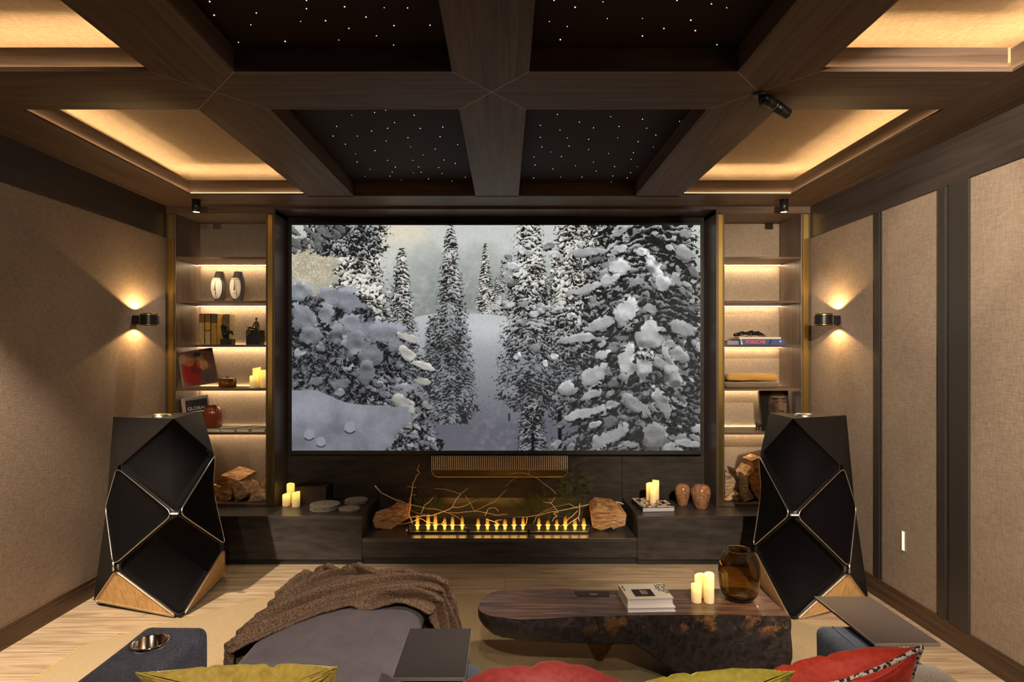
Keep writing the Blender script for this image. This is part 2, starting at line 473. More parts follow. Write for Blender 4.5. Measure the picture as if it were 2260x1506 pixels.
# lit coves: cloth panel, walnut lips, led strips
def cove_lamp(name, mat, boxes, parent):
    mb = MB()
    for b in boxes: mb.box(*b)
    return mb.build(name, mat, parent)
cove_i = 0
for (side, x0, x1) in (('left', XO0, LX[0][0]), ('right', LX[2][1], XO1)):
    for (ya, yb, row) in ((TY[1][1], YO, 'front'), (TY[0][1], TY[1][0], 'second'), (YR, TY[0][0], 'rear')):
        out = -1 if side == 'left' else 1
        xo = x0 if out < 0 else x1               # outer edge
        xi = x1 if out < 0 else x0
        back = yb + (0.34 if row == 'front' else 0.20)
        g = 0.020
        lo, hi = sorted((xo + out*0.17, xi))
        struct('ceiling_cloth', MB().box(lo, hi, ya-0.0, back, ZT, ZT+0.03), M['cove'])
        trim(MB().box(*sorted((xo+out*0.17, xo+out*0.18)), ya, back, ZC+0.012, ZT).box(*sorted((xo+out*0.17, xi)), back, back+0.01, ZC+0.012, ZT), M['cove'])
        lip = MB().box(*sorted((xo+out*g, xo+out*(g+0.012))), ya, yb+g+0.012, ZC+0.012, 2.887)
        trim(lip, M['waly'])
        if row == 'front':
            trim(MB().box(*sorted((xo+out*g, xi)), yb+g, yb+g+0.012, ZC+0.012, 2.887), M['walx'])
        root = empty('cove_light', (xo, ya, ZC), {
            ('left', 'front'): 'warm strip light hidden behind the lip of the coffer above the left bookcase',
            ('right', 'front'): 'warm strip light hidden behind the lip of the coffer above the right bookcase',
            ('left', 'second'): 'warm strip light of the cropped coffer at the upper left',
            ('right', 'second'): 'warm strip light of the big glowing coffer at the upper right',
            ('left', 'rear'): 'warm strip light of the left coffer behind the viewer',
            ('right', 'rear'): 'warm strip light of the right coffer behind the viewer'}[(side, row)], 'strip light', kind='thing')
        s1 = sorted((xo+out*0.115, xo+out*0.135)); s2 = sorted((xo+out*0.13, xi))
        cove_lamp('led_strip', M['led2'], [(s1[0], s1[1], ya+0.02, yb+0.08, 2.83, 2.834), (s2[0], s2[1], yb+0.085, yb+0.105, 2.83, 2.834)], root)
        g1 = sorted((xo+out*0.006, xo+out*0.014))
        cove_lamp('led_strip', M['ledge'], [(g1[0], g1[1], ya+0.01, yb+0.004, ZC+0.0125, ZC+0.014), (*sorted((xo+out*0.004, xi-out*0.0)), yb+0.006, yb+0.014, (ZC+0.0125) if row == 'front' else ZC+0.0205, (ZC+0.014) if row == 'front' else ZC+0.022)], root)
        if row == 'front': pass

# star ceilings
def star_panel(x0, x1, y0, y1, pts, label):
    root = empty('star_ceiling', ((x0+x1)/2, (y0+y1)/2, 2.875), label, 'star ceiling')
    MB().box(x0, x1, y0, y1, 2.875, 2.90).build('panel', M['star'], root)
    for (px, py, r) in pts:
        p = PZ(px, py, 2.8745)
        if not (x0+0.01 < p.x < x1-0.01 and y0+0.01 < p.y < y1-0.01): continue
        MB().lathe([(r, 0), (r*0.7, -r*0.6), (0.0002, -r)], p.x, p.y, 2.875, n=8).build('star_light', M['starl'], root)
s8 = 2.33
def sp(lst, ox, sc, r): return [(ox + a/sc, b/sc, r*(0.7+0.6*((a*7+b*3) % 10)/10)) for (a, b) in lst]
R1L = [(1210,712),(1317,700),(1335,650),(1380,742),(1413,593),(1442,700),(1432,792),(1440,833),(1515,674),(1530,579),(1587,568),(1532,775),(1633,631),(1597,660),(1590,725),(1597,825),(1637,860),(1507,871),(1480,907),(1545,939),(1621,886),(1610,906),(1667,927),(1645,958),(1702,708),(1715,755),(1734,593),(1765,661),(1727,825),(1780,797),(1757,859),(1770,886),(1730,890),(1807,920),(1757,948),(1842,767),(1867,703),(1881,654),(1887,823),(1860,862),(1877,892),(1945,841),(1957,745),(1928,932),(1997,912)]
R2L = [(682,8),(705,78),(922,67),(894,128),(1180,2),(1180,45),(1150,110),(1376,35),(1278,107),(1398,146),(1486,88),(1580,40),(1700,41),(1630,132),(1815,130),(1540,184),(830,218),(1070,213),(1346,206),(1628,232),(1813,255),(1240,263),(1450,258)]
R2R = [(214,2),(321,37),(485,95),(463,10),(840,2),(1093,40),(1015,20),(664,94),(664,183),(933,156),(1043,228),(246,202),(281,135),(190,110),(773,145),(910,103)]
R1R = [(144,639),(231,583),(343,622),(244,662),(281,702),(144,699),(152,748),(197,774),(251,797),(291,744),(390,709),(390,761),(415,651),(503,594),(545,644),(538,702),(491,782),(414,825),(323,844),(117,840),(112,800),(208,860),(429,871),(522,848),(513,896),(604,879),(606,811),(638,848),(618,777),(642,721),(720,750),(732,688),(685,653),(664,607),(853,618),(728,797),(587,906),(506,926),(356,902),(380,936),(248,902),(175,932),(110,906),(274,948),(569,950)]
star_panel(LX[0][1], LX[1][0], TY[1][1], YS, sp(R1L, 170, 2.33, 0.0021), 'dark coffer panel dotted with tiny stars, over the left half of the screen')
star_panel(LX[1][1], LX[2][0], TY[1][1], YS, sp(R1R, 1130, 2.306, 0.0021), 'dark coffer panel dotted with tiny stars, over the right half of the screen')
star_panel(LX[0][1], LX[1][0], TY[0][1], TY[1][0], sp(R2L, 170, 2.33, 0.0024), 'dark coffer panel with scattered bright stars, top left of the central beam')
star_panel(LX[1][1], LX[2][0], TY[0][1], TY[1][0], sp(R2R, 1130, 2.306, 0.0024), 'dark coffer panel with scattered bright stars, top right of the central beam')
for (x0, x1) in ((LX[0][1], LX[1][0]), (LX[1][1], LX[2][0])):
    struct('ceiling_cloth', MB().box(x0, x1, YR, TY[0][0], 2.875, 2.90), M['star'])

# ================================================================ screen wall
xa, xb = -1.842, 1.688
struct('wall_niche', MB().box(xa, xb, YN, 5.13, 0.372, 2.752), M['slatef'])
trim(MB().box(xa, xb, YF, YN, 2.752, ZC), M['niche'])
jm = MB()
for px in (836.3, 1373.3):
    x = (px-VX)/(FP/YN); jm.box(x-0.004, x+0.004, YN-0.0015, YN, 0.20, 0.80)
trim(jm, M['black'])
struct('wall_hearth', MB().box(-1.08, 0.998, YN, 5.13, 0.205, 0.372), M['slate'])

def cabinet(x0, x1, label):
    r = empty('low_cabinet', ((x0+x1)/2, 4.6, 0), label, 'cabinet', 'low cabinets under the bookcases')
    MB().box(x0, x1, 4.437, 5.0, 0.345, 0.372).build('top_board', M['slate'], r, bevel=0.0015)
    MB().box(x0, x1, 4.437, 4.46, 0.045, 0.3435).build('front_panel', M['slatef'], r, bevel=0.001)
    MB().box(x0+0.001, x1-0.001, 4.46, 5.0, 0.045, 0.345).build('body', M['slate'], r)
    MB().box(x0, x1, 4.462, 4.99, 0, 0.045).build('plinth', M['black'], r)
cabinet(XL+0.002, -1.081, 'low dark cabinet with a smoked stone top to the left of the hearth')
cabinet(0.998, XR-0.002, 'low dark cabinet with a smoked stone top to the right of the hearth')
r = empty('hearth', (0, 4.6, 0), 'low dark hearth platform between the two cabinets under the screen', 'hearth')
MB().box(-1.078, 0.995, 4.437, 5.0, 0.175, 0.205).build('top_board', M['slate'], r, bevel=0.0015)
MB().box(-1.078, 0.995, 4.440, 4.98, 0.060, 0.174).build('front_panel', M['slatef'], r)
MB().box(-1.078, 0.995, 4.470, 4.98, 0, 0.060).build('plinth', M['black'], r)

# bookcases --------------------------------------------------------
SHZ = [0.965 + 0.352*k for k in range(5)]
def bookcase(x0, x1, px0, px1, label):
    """x0..x1 opening, px0..px1 outer posts"""
    r = empty('bookcase', ((x0+x1)/2, YF+0.2, 0.372), label, 'bookcase', 'lit wall bookcases beside the screen')
    yb = 5.09
    MB().box(px0, px1, yb, 5.125, 0.374, ZC-0.002).build('back_panel', M['backf'], r)
    MB().box(px0+0.03, x0-0.001, YF+0.022, yb, 0.374, 2.718).build('side_panel', M['walz'], r)
    MB().box(x1+0.001, px1-0.03, YF+0.022, yb, 0.374, 2.718).build('side_panel', M['walz'], r)
    MB().box(px0, px1, YF-0.004, yb, 2.718, ZC-0.001).build('header_panel', M['walx'], r)
    MB().box(x0, x1, YF+0.01, yb, 0.374, 0.392).build('base_board', M['walx'], r)
    for (a, b) in ((px0, x0), (x1, px1)):
        p = MB().box(a, b, YF, YF+0.02, 0.373, 2.716).build('corner_post', M['bronze'], r, bevel=0.002)
        c = (a+b)/2; hw = (b-a)*0.23
        MB().box(c-hw, c+hw, YF-0.006, YF, 0.380, 2.71).build('brass_inlay', M['brass'], p)
    for i, z in enumerate(SHZ):
        s = MB().box(x0, x1, YF+0.012, yb-0.012, z-0.018, z).build('shelf', M['walx'], r)
        MB().box(x0+0.004, x1-0.004, yb-0.045, yb-0.022, z-0.0195, z-0.018).box(x0+0.004, x1-0.004, yb-0.009, yb-0.004, z-0.004, z-0.001).build('led_strip', M['led'], s)
    return r
bookcase(-2.634, -1.915, -2.712, -1.842, 'tall bookcase left of the screen with shelf lights and two face vases')
bookcase(1.754, 2.366, 1.688, 2.442, 'tall bookcase right of the screen holding folded throws and a portrait book')
# inner side faces of the screen niche
trim(MB().box(xa-0.012, xa, YF+0.022, 5.125, 0.373, 2.752), M['niche'])
trim(MB().box(xb, xb+0.012, YF+0.022, 5.125, 0.373, 2.752), M['niche'])
# ================================================================ pictures painted in memory (screen, covers)
RNG = np.random.RandomState(11)
def vnoise(h, w_, cell, octaves=4, seed=0):
    rs = np.random.RandomState(seed); out = np.zeros((h, w_), np.float32); amp = 1.0; tot = 0
    for o in range(octaves):
        c = max(1.5, cell/2**o); gh, gw = int(h/c)+3, int(w_/c)+3
        g = rs.rand(gh, gw).astype(np.float32)
        y = np.arange(h)/c; x = np.arange(w_)/c
        yi = y.astype(int); xi = x.astype(int)
        fy = (y-yi)[:, None]; fx = (x-xi)[None, :]
        fy = fy*fy*(3-2*fy); fx = fx*fx*(3-2*fx)
        a = g[yi][:, xi]; b = g[yi][:, xi+1]; c2 = g[yi+1][:, xi]; d = g[yi+1][:, xi+1]
        out += amp*((a*(1-fx)+b*fx)*(1-fy)+(c2*(1-fx)+d*fx)*fy); tot += amp; amp *= 0.55
    return out/tot

def paint_forest():
    K = 1.6; W_, H_ = int(903*K), int(498*K)
    yy, xx = np.mgrid[0:H_, 0:W_].astype(np.float32); X = xx/K; Y = yy/K
    def nz(c, o, sd): return vnoise(H_, W_, c*K, o, sd)
    big = nz(95, 5, 1); med = nz(25, 4, 2); fine = nz(4.5, 3, 3); fine2 = nz(2.4, 2, 9)
    n3 = nz(3, 2, 14); n6 = nz(6, 3, 15); n12 = nz(12, 4, 16); n24 = nz(24, 4, 17); n50 = nz(50, 4, 18); s9 = nz(9, 1, 61); s18 = nz(18, 1, 62)
    img = np.zeros((H_, W_, 3), np.float32)
    def mixin(mask, col):
        m = mask[..., None]; img[:] = img*(1-m) + np.asarray(col, np.float32)*m
    clip = lambda v: np.clip(v, 0, 1)
    img[:] = (0.80, 0.815, 0.79)
    # hazy slope with pale woods
    mixin(clip((Y - (14 + 0.10*abs(X-430)) + (big-0.5)*150)/120)*0.9, (0.52, 0.545, 0.525))
    tw = clip((nz(7, 3, 33)-0.5)*5+0.3)*clip((med-0.42)*5)
    mixin(tw*clip(Y/90)*(Y < 235)*0.45, (0.70, 0.72, 0.70))
    mixin(clip((n24-0.52)*4)*clip((Y-20)/60)*0.35, (0.78, 0.79, 0.77))
    g = np.exp(-((X-240)/62)**2 - ((Y-14)/34)**2); mixin(clip(g*1.5*(0.5+0.9*(n12-0.2))), (0.90, 0.86, 0.76))
    g = np.exp(-(np.maximum(0, X-30)/75)**2 - ((Y-92)/48)**2); mixin(clip(g*1.6), (0.70, 0.65, 0.54)); mixin(clip((n3-0.44)*2.2)*clip(g*1.5)*0.8, (0.93, 0.89, 0.79)); mixin(clip((n12-0.5)*3)*clip(g*1.5)*0.6, (0.90, 0.86, 0.77))
    # snow field
    edge = 205 - 14*np.sin((X-250)/80) + (n24-0.5)*5
    t = clip((Y-205)/240)[..., None]
    col = (1-t)*np.array([0.74, 0.75, 0.76]) + t*np.array([0.385, 0.385, 0.43])
    sf = clip((Y-edge)/3)[..., None]; img[:] = img*(1-sf) + col*sf
    mixin(np.exp(-((X-440)/80)**2 - ((Y-228)/30)**2)*0.6*sf[..., 0], (0.82, 0.83, 0.83))
    trk = clip((n12-0.5)*6)*np.exp(-((X-440-0.2*(Y-400))/75)**2)*clip((Y-370)/40)
    mixin(trk*0.4, (0.52, 0.52, 0.56))
    def win(x0, x1, y0, y1):
        return slice(int(max(0, y0*K)), int(min(H_, max(0, y1*K)))), slice(int(max(0, x0*K)), int(min(W_, max(0, x1*K))))
    def roll(n, dy, dx): return np.roll(np.roll(n, dy, 0), dx, 1)
    def tree(cx, top, base, hw, L, snow, shade, dark=(0.10, 0.102, 0.10), pw=0.9, topw=0.06, droop=0.5, seed=1, snowy=0.62, split=150, lean=0.0, rough=0.3, foot=True):
        """layered fir: drooping tiers, snow above and dark needles beneath each"""
        sl = win(cx-hw*1.5-8, cx+hw*1.5+8, top-6, base+8)
        x = X[sl]; y = Y[sl]
        if x.size == 0: return
        rs = np.random.RandomState(seed); a, b = rs.randint(0, 900, 2)
        A = roll(n12 if L < 16 else n24, a, b)[sl]; B = roll(n6 if L < 16 else n12, b, a)[sl]; F = roll(n3 if L < 16 else fine, b, a)[sl]; G = roll(n24 if L < 16 else n50, a, b)[sl]
        tt = clip((y-top)/(base-top)); w0 = hw*(topw + (1-topw)*tt**pw)
        if foot: w0 = w0*(1-0.55*clip((tt-0.93)/0.07))
        dx = (x - cx - lean*(y-top)); ax = np.abs(dx)
        V = y - droop*ax*(0.5+0.5*tt) + (A-0.5)*L*2.6 + (B-0.5)*L*1.3 + 0.12*dx*np.sin(y/ (L*2.1)+seed)
        f = (V/L) % 1.0
        e = w0*(0.66 + 0.36*f + (B-0.5)*0.8) + (F-0.5)*rough*16 + (A-0.5)*6 - ax
        m = clip(e/1.2 + 0.5)*(y > top)*(y < base)
        cut = snowy + 0.13 + (A-0.5)*1.0 + (G-0.5)*0.8 + (B-0.5)*0.9
        s = clip((cut - f)*3.2 + (F-0.5)*3.0)
        # light: brighter on the crown of each tier and on the left or right flank by chance
        lt = clip(1.08 - 0.50*f/np.maximum(0.25, cut) + (B-0.5)*0.55 + (G-0.5)*0.55)
        q = clip((y-split)/190.0)[..., None]
        sc = (np.array(snow)*(1-q) + np.array(shade)*q)*lt[..., None]
        dk = np.array(dark)*(0.5+1.6*F[..., None]) + 0.045*q
        # a few grey twigs inside the dark
        tw_ = clip((F-0.60)*7)[..., None]*0.55; dk = dk*(1-tw_) + sc*0.62*tw_
        c = sc*s[..., None] + dk*(1-s[..., None])
        img[sl] = img[sl]*(1-m[..., None]) + c*m[..., None]
    def clump(cx, cy, rx, ry, tone, rot=0.0, soft=0.8, seed=0, under=True, drip=0.0, tint=(1, 1, 1)):
        """a rounded cushion of snow with needles showing below its lip"""
        ex = max(rx, ry)*1.6+6; sl = win(cx-ex, cx+ex, cy-ex, cy+ex); x = X[sl]-cx; y = Y[sl]-cy
        if x.size == 0: return
        rs = np.random.RandomState(seed+int(cx*7+cy*13) % 9999); a, b = rs.randint(0, 900, 2)
        NB = n12 if rx < 22 else n24
        A = roll(NB, a, b)[sl]; B = roll(n6, b, a)[sl]; F = roll(fine, a, b)[sl]; NB2 = roll(NB, b, a)[sl]
        c, s = math.cos(rot), math.sin(rot); u = x*c + y*s; v = -x*s + y*c
        u = u/rx + (A-0.5)*1.3; v = v/ry + (NB2-0.5)*1.5 + (B-0.5)*0.4
        lip = v > 0
        q = u*u + np.where(lip, v*v*(1.0), v*v)
        if under:
            q2 = u*u + ((v-0.55)/1.05)**2
            md = clip((1-q2)*3)*clip((F-0.44)*9)*(v > -0.2)
            img[sl] = img[sl]*(1-md[..., None]) + np.array([0.065, 0.067, 0.07])*(0.6+1.4*F[..., None])*md[..., None]
        m = clip((1-q)*(2.0+3*soft) + (F-0.5)*1.2)
        S9 = (s9 if rx < 14 else s18)[sl]; q_ = ((x*c+y*s)/rx)**2 + ((-x*s+y*c)/ry)**2
        Hh = np.sqrt(clip(1.35-q_))*0.8 + (S9-0.5)*0.55*min(1.0, 12.0/rx)*2 + (A-0.5)*0.10
        gy = np.gradient(Hh, axis=0)*ry*K; gx = np.gradient(Hh, axis=1)*rx*K
        sh = np.clip(0.86 + 0.20*np.clip(gy, -1.6, 1.2) - 0.05*np.clip(gx, -1.5, 1.5) + (F-0.5)*0.10, 0.25, 1.13)
        img[sl] = img[sl]*(1-m[..., None]) + (tone*np.array(tint))*sh[..., None]*m[..., None]
    WH = (0.93, 0.915, 0.865); SH = (0.53, 0.545, 0.57); LT = (0.90, 0.90, 0.87)
    # far little firs
    for i, (a, t0, b, h) in enumerate(((465, 76, 150, 10), (483, 100, 156, 8), (500, 120, 170, 9), (578, 52, 200, 15), (886, 60, 170, 14), (862, 88, 160, 12), (700, 90, 170, 16), (640, 110, 190, 16), (560, 110, 190, 12), (612, 30, 190, 22))):
        tree(a, t0, b, h, 5.0, (0.86, 0.85, 0.81), (0.6, 0.6, 0.6), seed=40+i, topw=0.1)
    tree(452, 112, 198, 20, 5.5, (0.84, 0.83, 0.80), (0.6, 0.6, 0.6), seed=3)
    tree(427, 40, 196, 25, 6.0, WH, (0.7, 0.7, 0.7), seed=4, snowy=0.72, topw=0.14)
    tree(242, 50, 350, 50, 8.0, WH, SH, seed=5, split=110, topw=0.16)
    tree(318, 200, 380, 40, 10, LT, SH, seed=15, split=100, topw=0.5)
    tree(350, -16, 440, 74, 8.5, (0.84, 0.84, 0.82), SH, seed=6, split=80, topw=0.10, pw=1.1, snowy=0.60)
    mixin(clip((9-abs(X-380)+(n6-.5)*8)/3)*clip((Y-408)/10)*clip((440-Y+(n6-.5)*6)/3)*0.85, (0.13, 0.13, 0.15))
    tree(650, -60, 360, 56, 10, WH, SH, seed=7, split=140, topw=0.45, snowy=0.70)
    tree(614, -30, 430, 78, 11, WH, SH, seed=8, split=130, topw=0.36, snowy=0.68)
    tree(150, -40, 290, 84, 13, WH, SH, seed=9, split=170, topw=0.40, snowy=0.64)
    tree(120, -60, 70, 95, 13, (0.72, 0.73, 0.73), SH, seed=19, topw=0.9, droop=0.3, snowy=0.4)
    mixin(clip((5-abs(X-528))/2)*clip((Y-360)/6)*0.9, (0.07, 0.07, 0.09))
    tree(524, -70, 412, 84, 10.5, (0.92, 0.91, 0.87), SH, seed=10, split=120, topw=0.26, pw=1.15, snowy=0.60, rough=0.45)
    tree(530, 392, 500, 38, 8, (0.6, 0.6, 0.62), (0.46, 0.47, 0.51), seed=11, topw=0.5, pw=.5, split=400, foot=False, snowy=0.5)
    mixin(clip((4-abs(X-532))/1.5)*clip((Y-455)/5)*0.9, (0.06, 0.06, 0.08)); mixin(clip((2.5-abs(X-480))/1)*clip((Y-414)/2)*clip((433-Y)/2)*0.8, (0.12, 0.12, 0.16))
    rs = np.random.RandomState(5)
    for i in range(16): clump(524+rs.uniform(-48, 48), rs.uniform(10, 330), rs.uniform(7, 15), rs.uniform(6, 11), rs.uniform(0.78, 0.93) if i < 10 else 0.62, rs.uniform(-0.6, 0.6), seed=i)
    for i in range(10): clump(614+rs.uniform(-40, 40), rs.uniform(10, 300), rs.uniform(7, 13), rs.uniform(5, 9), rs.uniform(0.8, 0.93), rs.uniform(-0.6, 0.6), seed=30+i)
    # the great snow laden tree on the right
    mixin(clip((5-abs(X-592))/2)*clip((Y-405)/8)*0.95, (0.06, 0.06, 0.08))
    tree(775, -160, 520, 205, 26, (0.80, 0.80, 0.78), (0.47, 0.48, 0.49), seed=12, split=60, topw=0.42, pw=0.75, snowy=0.40, droop=0.42, foot=False, rough=0.2)
    tree(790, -160, 520, 150, 17, (0.72, 0.72, 0.71), (0.42, 0.43, 0.45), seed=13, split=60, topw=0.5, pw=0.7, snowy=0.34, droop=0.5, foot=False)
    for i in range(190):
        by = rs.uniform(-5, 500); wd = 95+0.22*by; u = rs.uniform(-1, 1)
        rx = rs.uniform(6, 24)*rs.uniform(0.6, 1.0); clump(775+u*wd, by, rx, rx*rs.uniform(0.38, 0.8), rs.uniform(0.46, 0.80)*(1.12-0.18*by/500), 0.8*u+rs.uniform(-0.35, 0.35), seed=100+i)
    for i, (bx, by, rx, ry, ro, l) in enumerate(((650, 415, 58, 13, -0.30, .74), (668, 330, 44, 17, -0.45, .76), (738, 300, 26, 40, 0.1, .80), (778, 300, 22, 46, 0.1, .80), (790, 240, 30, 36, .1, .8), (690, 215, 44, 13, -0.35, .78), (800, 95, 16, 44, -0.45, .86), (818, 130, 18, 20, 0, .84),
                                   (640, 250, 48, 10, -0.12, .74), (842, 330, 18, 60, -0.35, .66), (760, 395, 40, 15, 0.55, .64), (645, 140, 46, 11, -0.25, .80), (722, 92, 24, 22, 0.2, .90), (700, 120, 26, 12, -.3, .86), (860, 230, 32, 17, 0.4, .66), (740, 190, 30, 34, .2, .86),
                                   (700, 468, 52, 17, -0.5, .66), (800, 462, 26, 32, 0.3, .58), (872, 482, 34, 11, 0, .68), (655, 58, 40, 11, -0.1, .78), (870, 62, 28, 14, 0.45, .72), (820, 395, 16, 34, -.4, .66), (660, 375, 30, 10, -.3, .70))):
        clump(bx, by, rx, ry, l, ro, seed=200+i)
    # dark boughs in the upper left corner
    for i in range(26):
        bx = rs.uniform(-5, 110); by = rs.uniform(-8, 66)*(1-bx/230)
        clump(bx, by, rs.uniform(9, 17), rs.uniform(4, 8), rs.uniform(0.36, 0.56), 0.75, seed=300+i)
    # left foreground: spruce with heavy snow
    reg = clip((205+(Y-225)*0.55 - X + (n24-0.5)*70)/5)*clip((Y-160 + (n24-0.5)*30)/5)*clip((430-Y)/5)
    F = fine; dark = np.array([0.085, 0.088, 0.095]); tex = clip((n6-0.46)*5)
    mixin(reg, dark*1.0); mixin(reg*tex*0.8, (0.42, 0.44, 0.47)); mixin(reg*clip((n3-0.55)*8)*0.6, (0.55, 0.56, 0.58))
    reg2 = clip((250+(Y-330)*0.52 - X + (n12-0.5)*60)/4)*clip((X-150)/20)*clip((Y-325)/6)
    mixin(reg2, dark); mixin(reg2*clip((n6-0.5)*6)*0.9, (0.52, 0.53, 0.56)); mixin(reg2*clip((n3-0.55)*8)*0.5, (0.62, 0.63, 0.65))
    for i in range(46):
        bx = rs.uniform(-5, 290); by = rs.uniform(180, 400)
        if bx > 200+(by-225)*0.5: continue
        clump(bx, by, rs.uniform(9, 20), rs.uniform(6, 13), rs.uniform(0.42, 0.66), rs.uniform(-0.4, 0.6), seed=400+i, tint=(0.98, 1, 1.05))
    for i in range(60):
        by = rs.uniform(335, 490); bx = 215+(by-330)*0.58+rs.uniform(-50, 18)
        clump(bx, by, rs.uniform(5, 13), rs.uniform(3, 7), rs.uniform(0.42, 0.74), rs.uniform(0.1, 0.8), seed=500+i, tint=(0.98, 1, 1.04))
    T_ = (0.97, 1.0, 1.06)
    for i, (bx, by, rx, ry, ro, l) in enumerate(((14, 148, 36, 26, .2, .62), (92, 158, 40, 26, .1, .64), (128, 168, 34, 26, .25, .62), (22, 205, 30, 34, 0, .58), (75, 200, 20, 26, .2, .58), (98, 240, 14, 24, 0, .55), (40, 245, 24, 20, 0, .52),
                                      (150, 225, 44, 26, .1, .60), (205, 240, 58, 26, .02, .60), (238, 256, 36, 18, -.35, .60), (140, 268, 22, 34, .1, .52), (175, 285, 26, 30, 0, .50), (165, 325, 20, 26, 0, .50))):
        clump(bx, by, rx, ry, l, ro, soft=1.2, seed=600+i, tint=T_)
    for i, (bx, by, rx, ry, ro, l) in enumerate(((262, 250, 30, 10, .3, .80), (285, 310, 34, 9, .3, .78), (255, 285, 22, 14, .6, .80), (290, 345, 22, 9, .2, .72), (250, 392, 26, 15, .45, .72), (262, 425, 13, 24, .1, .60), (300, 400, 14, 8, .4, .6))):
        clump(bx, by, rx, ry, l, ro, seed=650+i, tint=(1.02, 1.0, .95))
    # the smooth drift at the lower left
    d = (Y - (362 + 26*clip((X-55)/60) + 12*clip((X-120)/100) + (n50-0.5)*16)); lim = 262 - 0.5*(Y-400)*clip((Y-420)/60) + (n24-0.5)*30
    mk = clip(d/3)*clip((lim-X)/4)
    sh = 0.58 - 0.10*clip((Y-380)/110) + (n50-0.5)*0.22 + (n24-0.5)*0.06
    mixin(mk, np.stack([sh*0.94, sh*0.955, sh*1.03], -1))
    for (bx, by, r_) in ((128, 446, 14), (38, 462, 13), (64, 478, 12)):
        q = ((X-bx)/r_)**2 + ((Y-by)/(r_*1.1))**2; mixin(clip((1-q)*2)*0.8, (0.58, 0.59, 0.64))
        mixin(clip(1-abs(((X-bx)/(r_*0.95))**2+((Y-by)/(r_*0.95))**2-1)*3.0)*(Y > by+r_*0.55)*0.95, (0.08, 0.08, 0.11))
    img *= (0.95 + 0.10*fine2)[..., None]
    bl = img.copy()
    for ax_ in (0, 1): bl = (np.roll(bl, 1, ax_) + bl*2 + np.roll(bl, -1, ax_))/4
    img = img*0.35 + bl*0.65
    # eye softening towards the room's grade
    lum = img.mean(-1, keepdims=True); img = lum + (img-lum)*0.85
    return np.clip(img, 0, 1)

# screen -----------------------------------------------------------
sx0, sx1, sz0, sz1 = -1.786, 1.632, 0.785, 2.673
ys = 4.93
scr = empty('television', (0, ys+0.03, 0.76), 'huge wall screen showing snow laden fir trees above the hearth', 'television')
MB().box(sx0-0.020, sx1+0.020, ys+0.004, ys+0.06, sz0-0.034, sz1+0.019).build('bezel', plain('bezel', (0.028, 0.027, 0.027), 0.4, 0.3), scr, bevel=0.002)
def scr_uv(v): return ((v.x-sx0)/(sx1-sx0), (v.z-sz0)/(sz1-sz0))
SCREEN_IMG = paint_forest()
MB().quad((sx0, ys, sz0), (sx1, ys, sz0), (sx1, ys, sz1), (sx0, ys, sz1)).build('screen', image_mat('snow_forest', SCREEN_IMG, emission=0.95, rough=0.5, spec=0.04), scr, uvfn=scr_uv)
MB().box(sx0-0.02, sx1+0.02, ys+0.06, YN, sz0+0.1, sz1-0.1).build('wall_mount', M['black'], scr)

def text_obj(name, body, size, M4, mat, parent, extrude=0.0006, align='LEFT', sx=1.0, spacing=1.0):
    c = bpy.data.curves.new(name, 'FONT'); c.body = body; c.size = size; c.extrude = extrude
    c.align_x = align; c.space_line = spacing
    c.materials.append(mat)
    t = bpy.data.objects.new(name, c)
    me = bpy.data.meshes.new_from_object(t); bpy.data.objects.remove(t)
    o = bpy.data.objects.new(name, me); C.objects.link(o)
    if parent is not None:
        o.parent = parent; M4 = Matrix.Translation(-wloc(parent)) @ M4
    o.matrix_basis = M4 @ Matrix.Diagonal((sx, 1, 1, 1))
    return o
UPR = Matrix.Rotation(PI/2, 4, 'X')     # text standing upright facing the camera
p = P(1093, 1002, ys)
text_obj('maker_mark', 'Z O N', 0.016, Matrix.Translation((p.x, ys+0.0035, p.z)) @ UPR, plain('mark_grey', (0.12, 0.12, 0.12), 0.5), scr, sx=1.6)

# ribbed loudspeaker bar under the screen ---------------------------
bar = empty('soundbar', (0, 4.9, 0.58), 'ribbed brass soundbar with rounded lower corners under the screen', 'soundbar')
bx0, bx1 = P(952.5, 1000, 4.90).x, P(1252.5, 1000, 4.90).x
bz1, bzm, bz0 = P(0, 1006.5, 4.90).z, P(0, 1038, 4.90).z, P(0, 1053.5, 4.90).z
MB().box(bx0+0.004, bx1-0.004, 4.915, 4.998, bzm-0.002, bz1).build('body', plain('bar_dark_brown', (0.05, 0.022, 0.012), 0.6), bar)  # plain dark brown body behind the fins
nf = 73
fin = MB().box(bx0, bx0+0.004, 4.90, 4.918, bzm, bz1-0.003).build('fin', plain('bar_brass', (0.90, 0.74, 0.56), 0.45, 0.0), bar)
for i in range(1, nf):
    o = fin.copy(); C.objects.link(o); o.parent = bar; o.location.x += (bx1-bx0-0.004)*i/(nf-1)
rp = MB(); rr = 0.055; pts = []
for i in range(9):
    a = PI + PI/2*i/8; pts.append((bx0+rr+rr*math.cos(a), 4.905, bz0+rr+rr*math.sin(a)))
for i in range(9):
    a = 1.5*PI + PI/2*i/8; pts.append((bx1-rr+rr*math.cos(a), 4.905, bz0+rr+rr*math.sin(a)))
rp.tube(pts, 0.0035, 6)
rp.build('rim', M['brass'], bar)
mb = MB(); n = len(pts)
mb.add([(p[0], 4.925, min(p[2], bzm)) for p in pts], [tuple(reversed(range(n)))])
mb.build('polished_shelf', plain('polished_brass', (0.55, 0.36, 0.12), 0.18, 1.0), bar)
